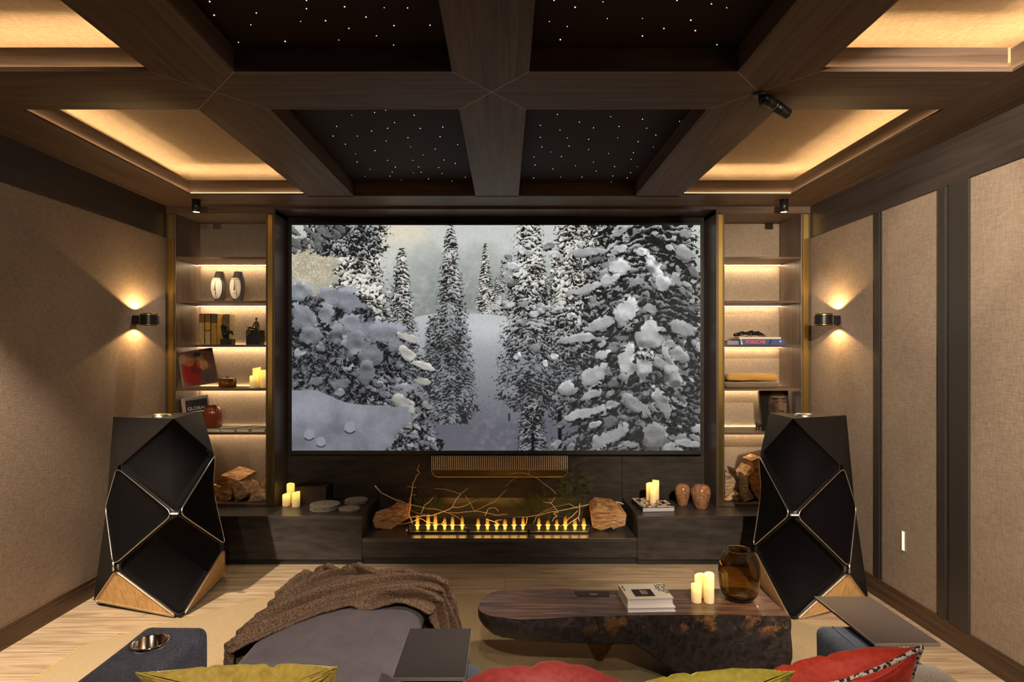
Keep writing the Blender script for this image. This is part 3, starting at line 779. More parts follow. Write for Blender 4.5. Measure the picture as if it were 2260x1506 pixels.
# ================================================================ lamps of the room
def sconce(side):
    sgn = -1 if side == 'left' else 1
    wx = XL if side == 'left' else XR
    if side == 'left': body = P(329, 705, 4.32); lab = 'black drum wall sconce on the left wall beside the face vase shelves'
    else: body = P(1823, 705, 4.33); lab = 'black drum wall sconce on the right wall beside the empty upper shelves'
    cx, cyy, cz = wx - sgn*0.112, body.y, 1.848
    r = empty('wall_sconce', (cx, cyy, cz), lab, 'wall lamp', 'black wall sconces')
    R, h = 0.062, 0.043
    MB().lathe([(R-0.004, -h), (R, -h), (R, -h+0.006), (R, h-0.010), (R, h), (R-0.004, h), (R-0.004, -h)], cx, cyy, cz, n=40, capb=False, capt=False).build('drum', M['black'], r)
    MB().lathe([(R+0.0008, h-0.012), (R+0.0012, h-0.0095), (R+0.0008, h-0.007)], cx, cyy, cz, n=40, capb=False, capt=False).lathe([(R+0.0008, -h), (R+0.0014, -h+0.002), (R+0.0008, -h+0.004)], cx, cyy, cz, n=40, capb=False, capt=False).build('brass_ring', M['brass'], r)
    MB().lathe([(0.001, -0.006), (R-0.005, -0.006), (R-0.005, 0.006), (0.001, 0.006)], cx, cyy, cz, n=24).build('inner_plate', M['black'], r)
    MB().box(*sorted((wx, wx-sgn*0.058)), cyy-0.030, cyy+0.030, cz-0.038, cz+0.028).build('bracket', M['black'], r, bevel=0.003)
    for d, e in ((1, 12.5), (-1, 9.5)):
        l = lamp('sconce_beam', 'SPOT', (cx+sgn*0.035, cyy, cz+d*(h+0.004)), e, (1.0, 0.63, 0.26), spot_size=math.radians(134), spot_blend=0.12, shadow_soft_size=0.012)
        if d > 0: l.rotation_euler = (PI, 0, 0)
sconce('left'); sconce('right')

def downlight(x, y, e, lab):
    r = empty('ceiling_spot', (x, y, ZC), lab, 'spotlight', 'small ceiling spots before the bookcases')
    MB().lathe([(0.035, -0.004), (0.035, 0)], x, y, ZC, n=24).build('mount', M['black'], r)
    MB().lathe([(0.026, -0.098), (0.030, -0.098), (0.030, -0.008), (0.008, -0.006), (0.008, -0.004)], x, y, ZC, n=24, capb=False).build('housing', M['black'], r)
    MB().lathe([(0.0005, -0.094), (0.0262, -0.094)], x, y, ZC, n=24, capb=False, capt=False).build('lens', M['lens'], r)
    lamp('spot_beam', 'SPOT', (x, y, ZC-0.105), e, WARM2, (x, y+0.22, 0), spot_size=math.radians(75), spot_blend=0.6, shadow_soft_size=0.025)
downlight(DOWN[0][0], DOWN[0][1], 30, 'small black cylinder spot on the ceiling in front of the left bookcase')
downlight(DOWN[1][0], DOWN[1][1], 30, 'small black cylinder spot on the ceiling in front of the right bookcase')
# tilted cylinder spot on the beam crossing
a = PZ(1676, 207, ZC)
sl = empty('beam_spotlight', a, 'black tilted cylinder spotlight hanging from the right beam crossing', 'spotlight')
MB().lathe([(0.030, -0.006), (0.030, 0)], a.x, a.y, ZC, n=24).build('mount', M['black'], sl)
A = P(1683, 213, a.y+0.02); B = P(1738, 252, a.y+0.10)
B = P(1738, 252, a.y+0.02+0.06)
d = (B-A).normalized()
MB().tube([Vector((a.x, a.y, ZC-0.004)), Vector((a.x+0.003, a.y, ZC-0.05)), A+d*0.02], 0.006, 8).build('arm', M['black'], sl)
mid = A.lerp(B, 0.5)
MB().tube([A, mid-d*0.006], 0.0245, 24).tube([mid-d*0.006, mid], 0.023, 24).tube([mid, B], 0.0245, 24).build('housing', M['black'], sl)
MB().tube([mid-d*0.005, mid-d*0.002], 0.0238, 24).build('joint_ring', M['alu'], sl)
MB().tube([B, B+d*0.001], 0.021, 24).build('lens', M['lens'], sl)
lamp('spot_beam', 'SPOT', B+d*0.01, 25, WARM2, B+d*1.0, spot_size=math.radians(46), spot_blend=0.5, shadow_soft_size=0.02)
for (x, y, z, tg, e, ang) in SPOTS_UNSEEN:
    lamp('unseen_spot', 'SPOT', (x, y, z), e, WARM2, tg, spot_size=math.radians(ang), spot_blend=0.55, shadow_soft_size=0.03)  # unseen lamps with no fixture, added to brighten floor, sofa and walls
# slim upright step light in the right wall
p0, p1 = P(1995, 1173.5, 3.62), P(1995, 1215.5, 3.62)
st = empty('step_light', (XR, 3.62, p1.z), 'slim glowing upright slot light low on the right wall', 'wall light')
MB().box(XR-0.003, XR+0.02, 3.600, 3.640, p1.z-0.004, p0.z+0.004).build('housing', M['wallf'], st)
MB().box(XR-0.005, XR-0.002, 3.609, 3.631, p1.z, p0.z).build('diffuser', M['slim'], st)

# ================================================================ loudspeakers
M['grille'] = plain('speaker_cloth', (0.0035, 0.0028, 0.0032), 0.75, spec=0.05, bump=0.1, bscale=900)
M['shell'] = plain('speaker_shell', (0.009, 0.0072, 0.0068), 0.42, spec=0.28)
M['oak'] = wood('speaker_oak', (0.36, 0.19, 0.065), (0.56, 0.33, 0.13), 'z', 0.42, 90, 5, bump=0.05)
def rounded_loop(cs, r, k=7, nseg=8):
    out = []; n = len(cs)
    for i in range(n):
        c, p, q = cs[i], cs[i-1], cs[(i+1) % n]
        ra = min(r, (p-c).length*0.4); rb = min(r, (q-c).length*0.4)
        a = c + (p-c).normalized()*ra; b = c + (q-c).normalized()*rb
        for j in range(k+1):
            t = j/k; out.append(a*(1-t)**2 + c*2*t*(1-t) + b*t*t)
        nxt = cs[(i+1) % n]; ra2 = min(r, (c-nxt).length*0.4)
        e = nxt + (c-nxt).normalized()*ra2
        for j in range(1, nseg): out.append(b.lerp(e, j/nseg))
    return out
def face_panel(corners, name, mat, root, inset=0.012, r=0.055, lift=0.010, bulge=0.0, frame=True, outward=None):
    cs = [Vector(c) for c in corners]; cen = sum(cs, Vector())/len(cs)
    nrm = Vector()
    for i in range(len(cs)): nrm += (cs[i]-cen).cross(cs[(i+1) % len(cs)]-cen)
    nrm.normalize()
    if nrm.dot(cen-outward) < 0: nrm = -nrm
    cs = [c + (cen-c).normalized()*inset + nrm*lift for c in cs]; cen = sum(cs, Vector())/len(cs)
    R = 6; vs = []; fs = []
    if len(cs) == 4:
        size = (cs[0]-cs[2]).length*0.7; rr_ = r/size
        sq = [Vector((0, 0, 0)), Vector((1, 0, 0)), Vector((1, 1, 0)), Vector((0, 1, 0))]
        U = rounded_loop(sq, rr_); bil = lambda q: (cs[0]*(1-q.x)+cs[1]*q.x)*(1-q.y) + (cs[3]*(1-q.x)+cs[2]*q.x)*q.y
        L = [bil(q) for q in U]; c0 = Vector((0.5, 0.5, 0)); n = len(U)
        for j in range(R):
            t = 1-j/R
            for q in U: vs.append(bil(c0+(q-c0)*t) + nrm*bulge*(1-t*t))
        vs.append(bil(c0) + nrm*bulge)
    else:
        L = rounded_loop(cs, r); n = len(L)
        for j in range(R):
            t = 1-j/R
            for p in L: vs.append(cen + (p-cen)*t + nrm*bulge*(1-t*t))
        vs.append(cen + nrm*bulge)
    for j in range(R-1):
        for i in range(n):
            k = (i+1) % n; fs.append((j*n+i, j*n+k, (j+1)*n+k, (j+1)*n+i))
    for i in range(n): fs.append(((R-1)*n+i, (R-1)*n+(i+1) % n, R*n))
    # rim down to the shell
    b = len(vs); vs += [p - nrm*(lift+0.004) for p in L]
    for i in range(n):
        k = (i+1) % n; fs.append((i, k, b+k, b+i))
    o = MB().add(vs, fs, True).build(name, mat, root)
    if frame:
        MB().tube([p + nrm*0.001 for p in L], 0.0042, 8, closed=True).build('metal_trim', M['alu'], o)
    return o
def speaker(pts, lab, back, base):
    V = {k: P(*v) for k, v in pts.items()}
    V.update({k: Vector(v) for k, v in back.items()})
    r = empty('floor_speaker', base, lab, 'loudspeaker', 'tall faceted floor speakers')
    names = list(V); idx = {k: i for i, k in enumerate(names)}
    F = ['ABF', 'BCE', 'AFG', 'JLK', 'GJK', 'IML', 'ATCB'[0:3]+'B', 'ATXG'[0:4], 'CTE', 'ETX', 'ENX', 'NIX', 'IXZ', 'IZM', 'GKZ', 'GZX', 'KLMZ']
    F[6] = 'ATCB'
    fs = [tuple(idx[ch] for ch in f) for f in F]
    mb = MB().add([V[k] for k in names], fs, False)
    for qd in ('BEHF', 'FHJG', 'ENIH', 'HILJ'):
        a, b, c, d = [V[ch] for ch in qd]
        gv, gf = gridmesh(lambda u, v: (a*(1-u)+b*u)*(1-v) + (d*(1-u)+c*u)*v, 10, 10); mb.add(gv, gf, True)
    o = mb.build('shell', M['shell'], r)
    bm = bmesh.new(); bm.from_mesh(o.data); bmesh.ops.remove_doubles(bm, verts=bm.verts, dist=0.0005); bmesh.ops.recalc_face_normals(bm, faces=bm.faces); bm.to_mesh(o.data); bm.free()
    cen = Vector(base) + Vector((0, 0.05, 0.6))
    g = lambda s: [V[ch] for ch in s]
    face_panel(g('BEHF'), 'upper_grille', M['grille'], r, 0.010, 0.03, 0.006, 0.012, frame=False, outward=cen)
    face_panel(g('FHJG'), 'side_grille', M['grille'], r, 0.010, 0.05, 0.010, 0.010, outward=cen)
    face_panel(g('ENIH'), 'inner_grille', M['grille'], r, 0.010, 0.05, 0.010, 0.004, outward=cen)
    face_panel(g('HILJ'), 'lower_grille', M['grille'], r, 0.010, 0.06, 0.008, 0.004, frame=False, outward=cen)
    face_panel(g('JLK'), 'wood_panel', M['oak'], r, 0.020, 0.04, 0.008, 0.0, outward=cen)
    face_panel(g('IML'), 'wood_panel', M['oak'], r, 0.020, 0.04, 0.008, 0.0, outward=cen)
    h = V['H'] + Vector((0, -0.02, 0.005))
    MB().box(h.x-0.022, h.x+0.022, h.y-0.006, h.y+0.006, h.z-0.004, h.z+0.004).build('light_badge', plain('badge', (0.8, 0.85, 0.9), 0.25, 0.6, emit=(0.7, 0.9, 1.0), es=0.25), r)
    j = V['J']; MB().tube([j + Vector((0.0, -0.012, 0.035)), j + Vector((0, -0.012, -0.02))], 0.007, 10).build('joint_pin', M['alu'], r)
    c = (V['A']*0.25 + V['B']*0.65 + V['T']*0.1) + Vector((0, 0.035, 0.008))
    MB().lathe([(0.055, -0.02), (0.055, 0.006), (0.04, 0.012), (0.001, 0.013)], c.x, c.y, c.z, n=32).build('top_disc', M['alu'], r)
    for ch in 'KLM':
        q = V[ch].lerp(Vector((base[0], base[1], 0)), 0.12); MB().lathe([(0.022, 0), (0.022, max(0.02, q.z+0.01))], q.x, q.y, 0, n=14).build('foot', M['black'], r)
speaker(dict(A=(250,921,3.80), B=(383,924,3.60), C=(446,908,4.02), E=(471.5,1001,3.96), N=(467,1082,3.98), F=(261,1029,3.72), G=(235,1119,3.84), H=(389,1134,3.48),
             I=(495,1206,3.95), J=(253,1252,3.60), K=(206.5,1326,3.74), L=(398,1363,3.55), M=(495.5,1266,4.20)),
        'black faceted floor speaker on three pale wood facets beside the left cabinet',
        dict(T=(-2.36, 4.20, 1.17), X=(-2.44, 4.30, 0.62), Z=(-2.42, 4.28, 0.03)), (-2.27, 3.88, 0))
speaker(dict(A=(1868,917,3.80), B=(1750,924,3.60), C=(1698,911,4.02), E=(1678,1002,3.96), N=(1684,1084,3.98), F=(1859,1029,3.72), G=(1887,1118,3.84), H=(1750,1137,3.48),
             I=(1665,1210,3.95), J=(1872,1257,3.60), K=(1917,1325,3.74), L=(1749,1371,3.53), M=(1664,1270,4.20)),
        'black faceted floor speaker behind the coffee table beside the right cabinet',
        dict(T=(2.06, 4.20, 1.17), X=(2.14, 4.28, 0.62), Z=(2.12, 4.26, 0.03)), (1.97, 3.88, 0))
# ================================================================ candles, books, vases
def wax_mat():
    m, nt, b = newmat('led_candle_wax')
    tc = N(nt, 'ShaderNodeTexCoord'); sep = N(nt, 'ShaderNodeSeparateXYZ')
    nt.links.new(tc.outputs['Generated'], sep.inputs[0])
    r = ramp(nt, [(0.0, (0.10, 0.055, 0.012)), (0.45, (0.38, 0.22, 0.04)), (0.75, (0.95, 0.66, 0.10)), (1.0, (0.95, 0.72, 0.14))])
    nt.links.new(sep.outputs[2], r.inputs[0]); nt.links.new(r.outputs[0], b.inputs['Emission Color'])
    b.inputs['Emission Strength'].default_value = 1.05
    b.inputs['Base Color'].default_value = (0.80, 0.66, 0.42, 1); b.inputs['Roughness'].default_value = 0.45
    b.inputs['Subsurface Weight'].default_value = 0.0
    return m
M['wax'] = wax_mat()
def candle(x, y, z0, r, h, label, group, seed=0):
    o = empty('led_candle', (x, y, z0), label, 'candle', group)
    dip = random.Random(seed).uniform(0, 6)
    MB().lathe([(r*0.96, 0), (r, 0.004), (r, h-0.006), (r*0.97, h), (r*0.86, h-0.002), (r*0.7, h-0.010), (r*0.25, h-0.012)], x, y, z0, n=28,
               fx=lambda a, z, q: q).build('wax_body', M['wax'], o)
    for v in o.children[0].data.vertices:
        if v.co.z > h-0.012: v.co.z += 0.006*math.sin(math.atan2(v.co.y, v.co.x)+dip)
    MB().tube([(x, y, z0+h-0.012), (x+0.001, y, z0+h-0.003)], 0.0012, 6).build('wick', M['black'], o)
    return o
def candle_px(px0, px1, pyb, pyt, z0, dy, label, group, seed):
    """base at pixel row pyb (front of foot) on height z0"""
    b = PZ((px0+px1)/2, pyb, z0); s = FP/(b.y)
    r = (px1-px0)/2/s; y = b.y + r
    s2 = FP/y; h = (CZ - (pyt-VY)/s2) - z0
    return candle(((px0+px1)/2-VX)/s2, y, z0, r, h, label, group, seed)
g = 'led candles on the left cabinet'
candle_px(623.5, 640.5, 1119, 1091, 0.372, 0, 'shorter front left glowing candle on the left cabinet, half covering its tall neighbour', g, 1)
candle_px(633, 650, 1112, 1069, 0.372, 0, 'tallest glowing candle at the back of the trio on the left cabinet', g, 2)
candle_px(644.5, 662, 1121, 1087, 0.372, 0, 'front right glowing candle of the trio on the left cabinet, by the ribbed box', g, 3)

def book(x0, x1, y0, y1, z0, z1, cover, label, rot=0.0, group=None, pages=(0.72, 0.68, 0.64), name='book', spine='x0', piv=None, th=0.003, root=None, cat='book', lid=None):
    """a closed book lying flat; spine on one side"""
    c = Vector(((x0+x1)/2, (y0+y1)/2, z0))
    r = empty(name, c, label, cat, group)
    r.rotation_euler.z = rot
    o = 0.004
    cv = MB().box(x0, x1, y0, y1, z0, z0+th).box(x0, x1, y0, y1, z1-th, z1)
    if spine == 'x0': cv.box(x0, x0+th, y0, y1, z0+th, z1-th); pg = (x0+th, x1-o, y0+o, y1-o)
    elif spine == 'y0': cv.box(x0, x1, y0, y0+th, z0+th, z1-th); pg = (x0+o, x1-o, y0+th, y1-o)
    else: cv.box(x1-th, x1, y0, y1, z0+th, z1-th); pg = (x0+o, x1-th, y0+o, y1-o)
    cv.build('cover', cover, r)
    MB().box(*pg, z0+th, z1-th).build('pages', page_mat(pages), r)
    if lid:
        MB().quad((x0, y0, z1+0.0004), (x1, y0, z1+0.0004), (x1, y1, z1+0.0004), (x0, y1, z1+0.0004)).build('cover_print', lid, r, uvfn=lambda v: ((v.x-x0)/(x1-x0), (v.y-y0)/(y1-y0)))
    return r
PM = {}
def page_mat(col):
    if col in PM: return PM[col]
    m, nt, b = newmat('paper_pages')
    tc = N(nt, 'ShaderNodeTexCoord'); wv = N(nt, 'ShaderNodeTexNoise'); mp = N(nt, 'ShaderNodeMapping')
    mp.inputs['Scale'].default_value = (1, 1, 900); nt.links.new(tc.outputs['Object'], mp.inputs[0]); nt.links.new(mp.outputs[0], wv.inputs['Vector']); wv.inputs['Scale'].default_value = 1.0
    r = ramp(nt, [(0.35, tuple(c*0.72 for c in col)), (0.65, col)]); nt.links.new(wv.outputs[0], r.inputs[0]); nt.links.new(r.outputs[0], b.inputs['Base Color'])
    b.inputs['Roughness'].default_value = 0.8
    PM[col] = m; return m
# ribbed box on the left cabinet
rb = empty('ribbed_box', (-1.64, 4.87, 0.372), 'dark ribbed wooden box behind the candles on the left cabinet', 'box')
q0 = P(657, 1112, 4.78); q1 = P(718, 1075, 4.78)
MB().box(q0.x-0.03, q1.x, 4.80, 4.955, 0.372, q1.z-0.002).build('body', plain('box_dark', (0.022, 0.014, 0.012), 0.5), rb)
ribs = MB().box(q0.x-0.03, q0.x-0.027, 4.795, 4.801, 0.378, q1.z-0.008).build('rib', plain('box_rib', (0.13, 0.075, 0.055), 0.45), rb)
for i in range(1, 32):
    o = ribs.copy(); C.objects.link(o); o.parent = rb; o.location.x += (q1.x-q0.x+0.026)*i/31
# stone plates
M['stone'] = plain('rough_stone', (0.20, 0.17, 0.13), 0.85, bump=0.8, bscale=60, var=0.35)
def plate(cx, cyy, z, r, tk, label, group, dish=0.0):
    fx = lambda a, zz, q: q*(1+0.012*math.sin(5*a+cx*40)+0.008*math.sin(11*a))
    o = MB().lathe([(r*0.55, 0), (r*0.97, 0.001), (r, tk*0.5), (r*0.985, tk), (r*0.86, tk-dish*0.6), (r*0.5, tk-dish), (0.002, tk-dish)], cx, cyy, z, n=44, fx=fx).build('stone_plate', M['stone'])
    return tag(o, label, 'plate', group)
def plate_stack(px0, px1, py_top, n, where, group, dish=0.0):
    ztop = 0.372 + n*0.0105
    c = PZ((px0+px1)/2, py_top, ztop); r = (px1-px0)/2/(FP/c.y)/math.sqrt(1+(c.x/c.y)**2*0.6)
    names = {4: ['lowest', 'second lowest', 'second highest', 'top'], 2: ['lower', 'upper'], 3: ['lowest', 'middle', 'top']}[n]
    for i in range(n):
        rr = random.Random(i*7+n)
        plate(c.x+rr.uniform(-.004, .004), c.y+rr.uniform(-.003, .003), 0.372+i*0.0105, r*rr.uniform(0.985, 1.0), 0.010, '%s round grey stone plate %s' % (names[i], where), group, dish if i == n-1 else 0)
plate_stack(684, 751, 1112, 4, 'in the widest stack next to the ribbed box', 'wide stone plates beside the ribbed box', 0.001)
plate_stack(747, 794.5, 1121, 2, 'in the small low stack at the cabinet front', 'small stone plates at the cabinet front', 0.001)
plate_stack(761, 812.5, 1102, 3, 'in the rear stack by the cabinet corner', 'stone plates in the rear stack', 0.004)

# right cabinet: book with candles, two marble eggs
def cover_swirl():
    n = vnoise(96, 128, 18, 4, 21); f = np.clip((n-0.5)*9, 0, 1)[..., None]
    return f*np.array([0.09, 0.06, 0.05]) + (1-f)*np.array([0.80, 0.72, 0.66])
b0 = PZ(1400, 1131, 0.372); b1 = PZ(1487, 1131, 0.372); bt = 0.372+0.035
xb0, xb1 = PZ(1414, 1130, 0.372).x, PZ(1487, 1130, 0.372).x
yb0 = PZ(1450, 1130.5, 0.372).y; yb1 = yb0+0.30
book(xb0, xb1, yb0, yb1, 0.372, 0.372+0.036, plain('book_black', (0.02, 0.02, 0.022), 0.4), 'art book lying on the right cabinet with three candles on top', 0.07, spine='x0', pages=(0.55, 0.52, 0.55), lid=image_mat('swirl_cover', cover_swirl(), rough=0.35))
g = 'led candles on the art book'
zb = 0.4088
candle_px(1426, 1441, 1107, 1067, zb, 0, 'left glowing candle of the trio on the art book', g, 4)
candle_px(1440, 1454.5, 1104, 1060, zb, 0, 'tallest glowing candle at the back of the art book trio', g, 5)
candle_px(1434, 1448.5, 1111.5, 1076, zb, 0, 'shortest glowing candle at the front of the art book trio', g, 6)
def marble_mat():
    m, nt, b = newmat('red_marble')
    tc = N(nt, 'ShaderNodeTexCoord'); nz = N(nt, 'ShaderNodeTexNoise'); nz.inputs['Scale'].default_value = 9; nz.inputs['Detail'].default_value = 5; nz.inputs['Distortion'].default_value = 3.5
    nt.links.new(tc.outputs['Object'], nz.inputs['Vector'])
    r = ramp(nt, [(0.30, (0.07, 0.035, 0.015)), (0.42, (0.30, 0.12, 0.05)), (0.52, (0.36, 0.20, 0.10)), (0.60, (0.22, 0.05, 0.03)), (0.75, (0.42, 0.24, 0.13))])
    nt.links.new(nz.outputs[0], r.inputs[0]); nt.links.new(r.outputs[0], b.inputs['Base Color'])
    b.inputs['Roughness'].default_value = 0.16; b.inputs['Coat Weight'].default_value = 0.5
    return m
M['marble'] = marble_mat()
def egg(px0, px1, pyt, pyb, label):
    base = PZ((px0+px1)/2, pyb-2, 0.372); y = base.y+0.03; s = FP/y; R = (px1-px0)/2/s; H = (CZ-(pyt-VY)/s)-0.372
    prof = [(0.58, 0), (0.60, 0.02), (0.70, 0.14), (0.86, 0.34), (0.98, 0.55), (1.0, 0.66), (0.96, 0.78), (0.82, 0.90), (0.60, 0.965), (0.3, 0.995), (0.02, 1.0)]
    o = MB().lathe([(R*a, H*b) for a, b in prof], ((px0+px1)/2-VX)/s, y, 0.372, n=40).build('marble_vase', M['marble'])
    tag(o, label, 'vase', 'red marble egg vases')
egg(1490, 1523, 1068, 1119, 'smaller left red veined marble egg vase on the right cabinet')
egg(1526, 1568, 1069, 1126, 'larger right red veined marble egg vase on the right cabinet')

# ================================================================ split logs
def log_mat(name, c1, c2, sc=20):
    m, nt, b = newmat(name)
    tc = N(nt, 'ShaderNodeTexCoord'); mp = N(nt, 'ShaderNodeMapping'); mp.inputs['Scale'].default_value = (0.45, 0.5, 1.7)
    nz = N(nt, 'ShaderNodeTexNoise'); nz.inputs['Scale'].default_value = sc; nz.inputs['Detail'].default_value = 6; nz.inputs['Distortion'].default_value = 1.6
    nt.links.new(tc.outputs['Object'], mp.inputs[0]); nt.links.new(mp.outputs[0], nz.inputs['Vector'])
    r = ramp(nt, [(0.30, tuple(c*0.45 for c in c1)), (0.45, c1), (0.68, c2)]); nt.links.new(nz.outputs[0], r.inputs[0]); nt.links.new(r.outputs[0], b.inputs['Base Color'])
    b.inputs['Roughness'].default_value = 0.75
    bp = N(nt, 'ShaderNodeBump'); bp.inputs['Strength'].default_value = 0.45; bp.inputs['Distance'].default_value = 0.006
    nt.links.new(nz.outputs[0], bp.inputs['Height']); nt.links.new(bp.outputs[0], b.inputs['Normal'])
    return m
M['log1'] = log_mat('split_log_orange', (0.34, 0.15, 0.055), (0.62, 0.36, 0.15))
M['log2'] = log_mat('split_log_grey', (0.26, 0.16, 0.09), (0.50, 0.34, 0.20))
M['log3'] = log_mat('split_log_pale', (0.50, 0.32, 0.13), (0.78, 0.55, 0.27))
def log(pix, Y, depth, mat, label, group, drift=(0, 0), taper=0.92, seed=0, zmin=None):
    rs = random.Random(seed); base = [P(px, py, Y) for px, py in pix]
    if zmin is not None:
        dz = zmin - min(p.z for p in base); base = [p + Vector((0, 0, dz)) for p in base]
    # finer outline
    L = []
    n0 = len(base)
    for i in range(n0):
        a, b = base[i], base[(i+1) % n0]
        k = max(2, int((b-a).length/0.018))
        for j in range(k):
            p = a.lerp(b, j/k); w_ = 0 if j == 0 else 0.0022
            L.append(p + Vector((rs.uniform(-w_, w_), 0, rs.uniform(-w_, w_))))
    n = len(L); cen = sum(L, Vector())/n; vs = []; fs = []
    K = 7
    for k in range(K+1):
        t = k/K; sc = 1-(1-taper)*t
        if k in (0,): sc *= 0.985
        for i, p in enumerate(L):
            q = cen + (p-cen)*sc + Vector((drift[0]*t, depth*t, drift[1]*t))
            e = noise.noise(Vector((i*0.35, k*0.5, seed)))*0.004
            q = q + (p-cen).normalized()*e + Vector((0, noise.noise(q*30)*0.004 if k == 0 else 0, 0))
            if zmin is not None and q.z < zmin: q.z = zmin
            vs.append(q)
    for k in range(K):
        for i in range(n):
            j = (i+1) % n; fs.append((k*n+i, (k+1)*n+i, (k+1)*n+j, k*n+j))
    b = len(vs); vs.append(cen + Vector((0, -0.003, 0))); vs.append(cen + Vector((drift[0], depth+0.002, drift[1])))
    # inner ring on the cut face for a rough end
    r0 = len(vs)
    for i, p in enumerate(L):
        q = cen + (p-cen)*0.55; vs.append(q + Vector((0, -0.004+noise.noise(q*45)*0.008, 0)))
    for i in range(n):
        j = (i+1) % n
        fs.append((i, j, r0+j, r0+i)); fs.append((r0+i, r0+j, b)); fs.append((K*n+j, K*n+i, b+1))
    o = MB().add(vs, fs, False).build('split_log', mat)
    return tag(o, label, 'log', group)
def tr(lst, ox, oy, sc): return [(ox+a/sc, oy+b/sc) for a, b in lst]
g = 'split logs in the left bookcase'
T = lambda l: tr(l, 450, 1030, 15.06)
log(T([(1880,620),(2060,420),(2060,1240),(1900,1240)]), 4.86, 0.18, M['log1'], 'log leaning against the post behind the pale wedge, left bookcase', g, seed=1, zmin=0.3925)
log(T([(315,520),(560,290),(1180,470),(1090,545),(930,650),(650,800),(590,660),(440,620)]), 4.80, 0.20, M['log1'], 'long orange log lying on top of the left bookcase pile', g, (0.06, 0.04), seed=2)
log(T([(240,640),(430,620),(480,700),(440,880),(300,950),(240,900)]), 4.86, 0.16, M['log3'], 'small yellow log end beside the speaker in the left bookcase', g, seed=3)
log(T([(550,960),(880,880),(960,1000),(900,1200),(760,1290),(520,1290),(480,1200)]), 4.79, 0.20, M['log1'], 'short orange log on the board under the long one, left bookcase', g, seed=4, zmin=0.3925)
log(T([(940,650),(1130,560),(1250,640),(1420,980),(1400,1070),(1100,1240),(1040,1240)]), 4.78, 0.20, M['log2'], 'brown split log standing on its corner in the middle of the left pile', g, seed=5, zmin=0.3925)
log(T([(1180,560),(1380,620),(1560,900),(1440,1030),(1250,640)]), 4.84, 0.18, M['log2'], 'grey bark log behind the brown one in the left pile', g, (0.02, 0), seed=6)
log(T([(1440,1260),(1600,980),(1700,900),(2060,1240),(2060,1270),(1440,1290)]), 4.77, 0.10, M['log2'], 'low triangular log end at the right of the left pile', g, seed=7, zmin=0.3925)
log(T([(1560,890),(1880,690),(2060,900),(2060,1225),(1710,905)]), 4.79, 0.20, M['log3'], 'pale yellow wedge resting on the triangular log, left bookcase', g, seed=8)
g = 'split logs in the right bookcase'
T = lambda l: tr(l, 1590, 1000, 11.58)
log(T([(115,480),(230,520),(350,650),(480,840),(400,950),(200,1080),(115,1110)]), 4.80, 0.2, M['log2'], 'rounded log end against the post in the right bookcase', g, seed=11)
log(T([(115,1215),(400,955),(475,1055),(250,1225)]), 4.78, 0.2, M['log3'], 'pale flat slab leaning under the rounded log, right bookcase', g, seed=12)
log(T([(250,1225),(480,1080),(500,1310),(300,1300)]), 4.79, 0.2, M['log2'], 'dark low wedge beneath the pale slab, right bookcase', g, seed=13, zmin=0.3925)
log(T([(390,470),(590,590),(720,720),(720,960),(860,1220),(600,1320),(530,1270),(490,1040),(490,850)]), 4.77, 0.2, M['log2'], 'waisted grey log end in the middle of the right pile', g, seed=14, zmin=0.3925)
log(T([(590,590),(800,350),(880,430),(680,670)]), 4.80, 0.2, M['log3'], 'thin slanting slat on top of the waisted log, right bookcase', g, seed=15)
log(T([(720,650),(870,500),(1060,560),(1110,900),(1100,1180),(1000,1230),(800,940)]), 4.80, 0.2, M['log1'], 'large orange rough log beside the speaker in the right bookcase', g, seed=16, zmin=0.3925)
log(T([(800,210),(1030,100),(1090,560),(950,500),(870,420)]), 4.84, 0.2, M['log1'], 'topmost orange log of the right pile beside the speaker', g, seed=17)
g = 'logs at the ends of the hearth'
log(tr([(695,800),(880,735),(945,680),(1065,700),(1080,880),(905,985),(880,1005),(690,995),(655,900)], 700, 980, 5.38), 4.66, 0.16, M['log1'], 'upright pale orange log at the left end of the hearth', g, (0.02, -0.02), 0.8, seed=20, zmin=0.206)
log(tr([(80,760),(160,690),(380,715),(505,800),(480,930),(340,970),(310,950),(190,990),(95,950)], 1290, 980, 5.38), 4.62, 0.20, M['log1'], 'chunky orange log at the right end of the hearth', g, (0.0, 0.03), 0.9, seed=21, zmin=0.206)

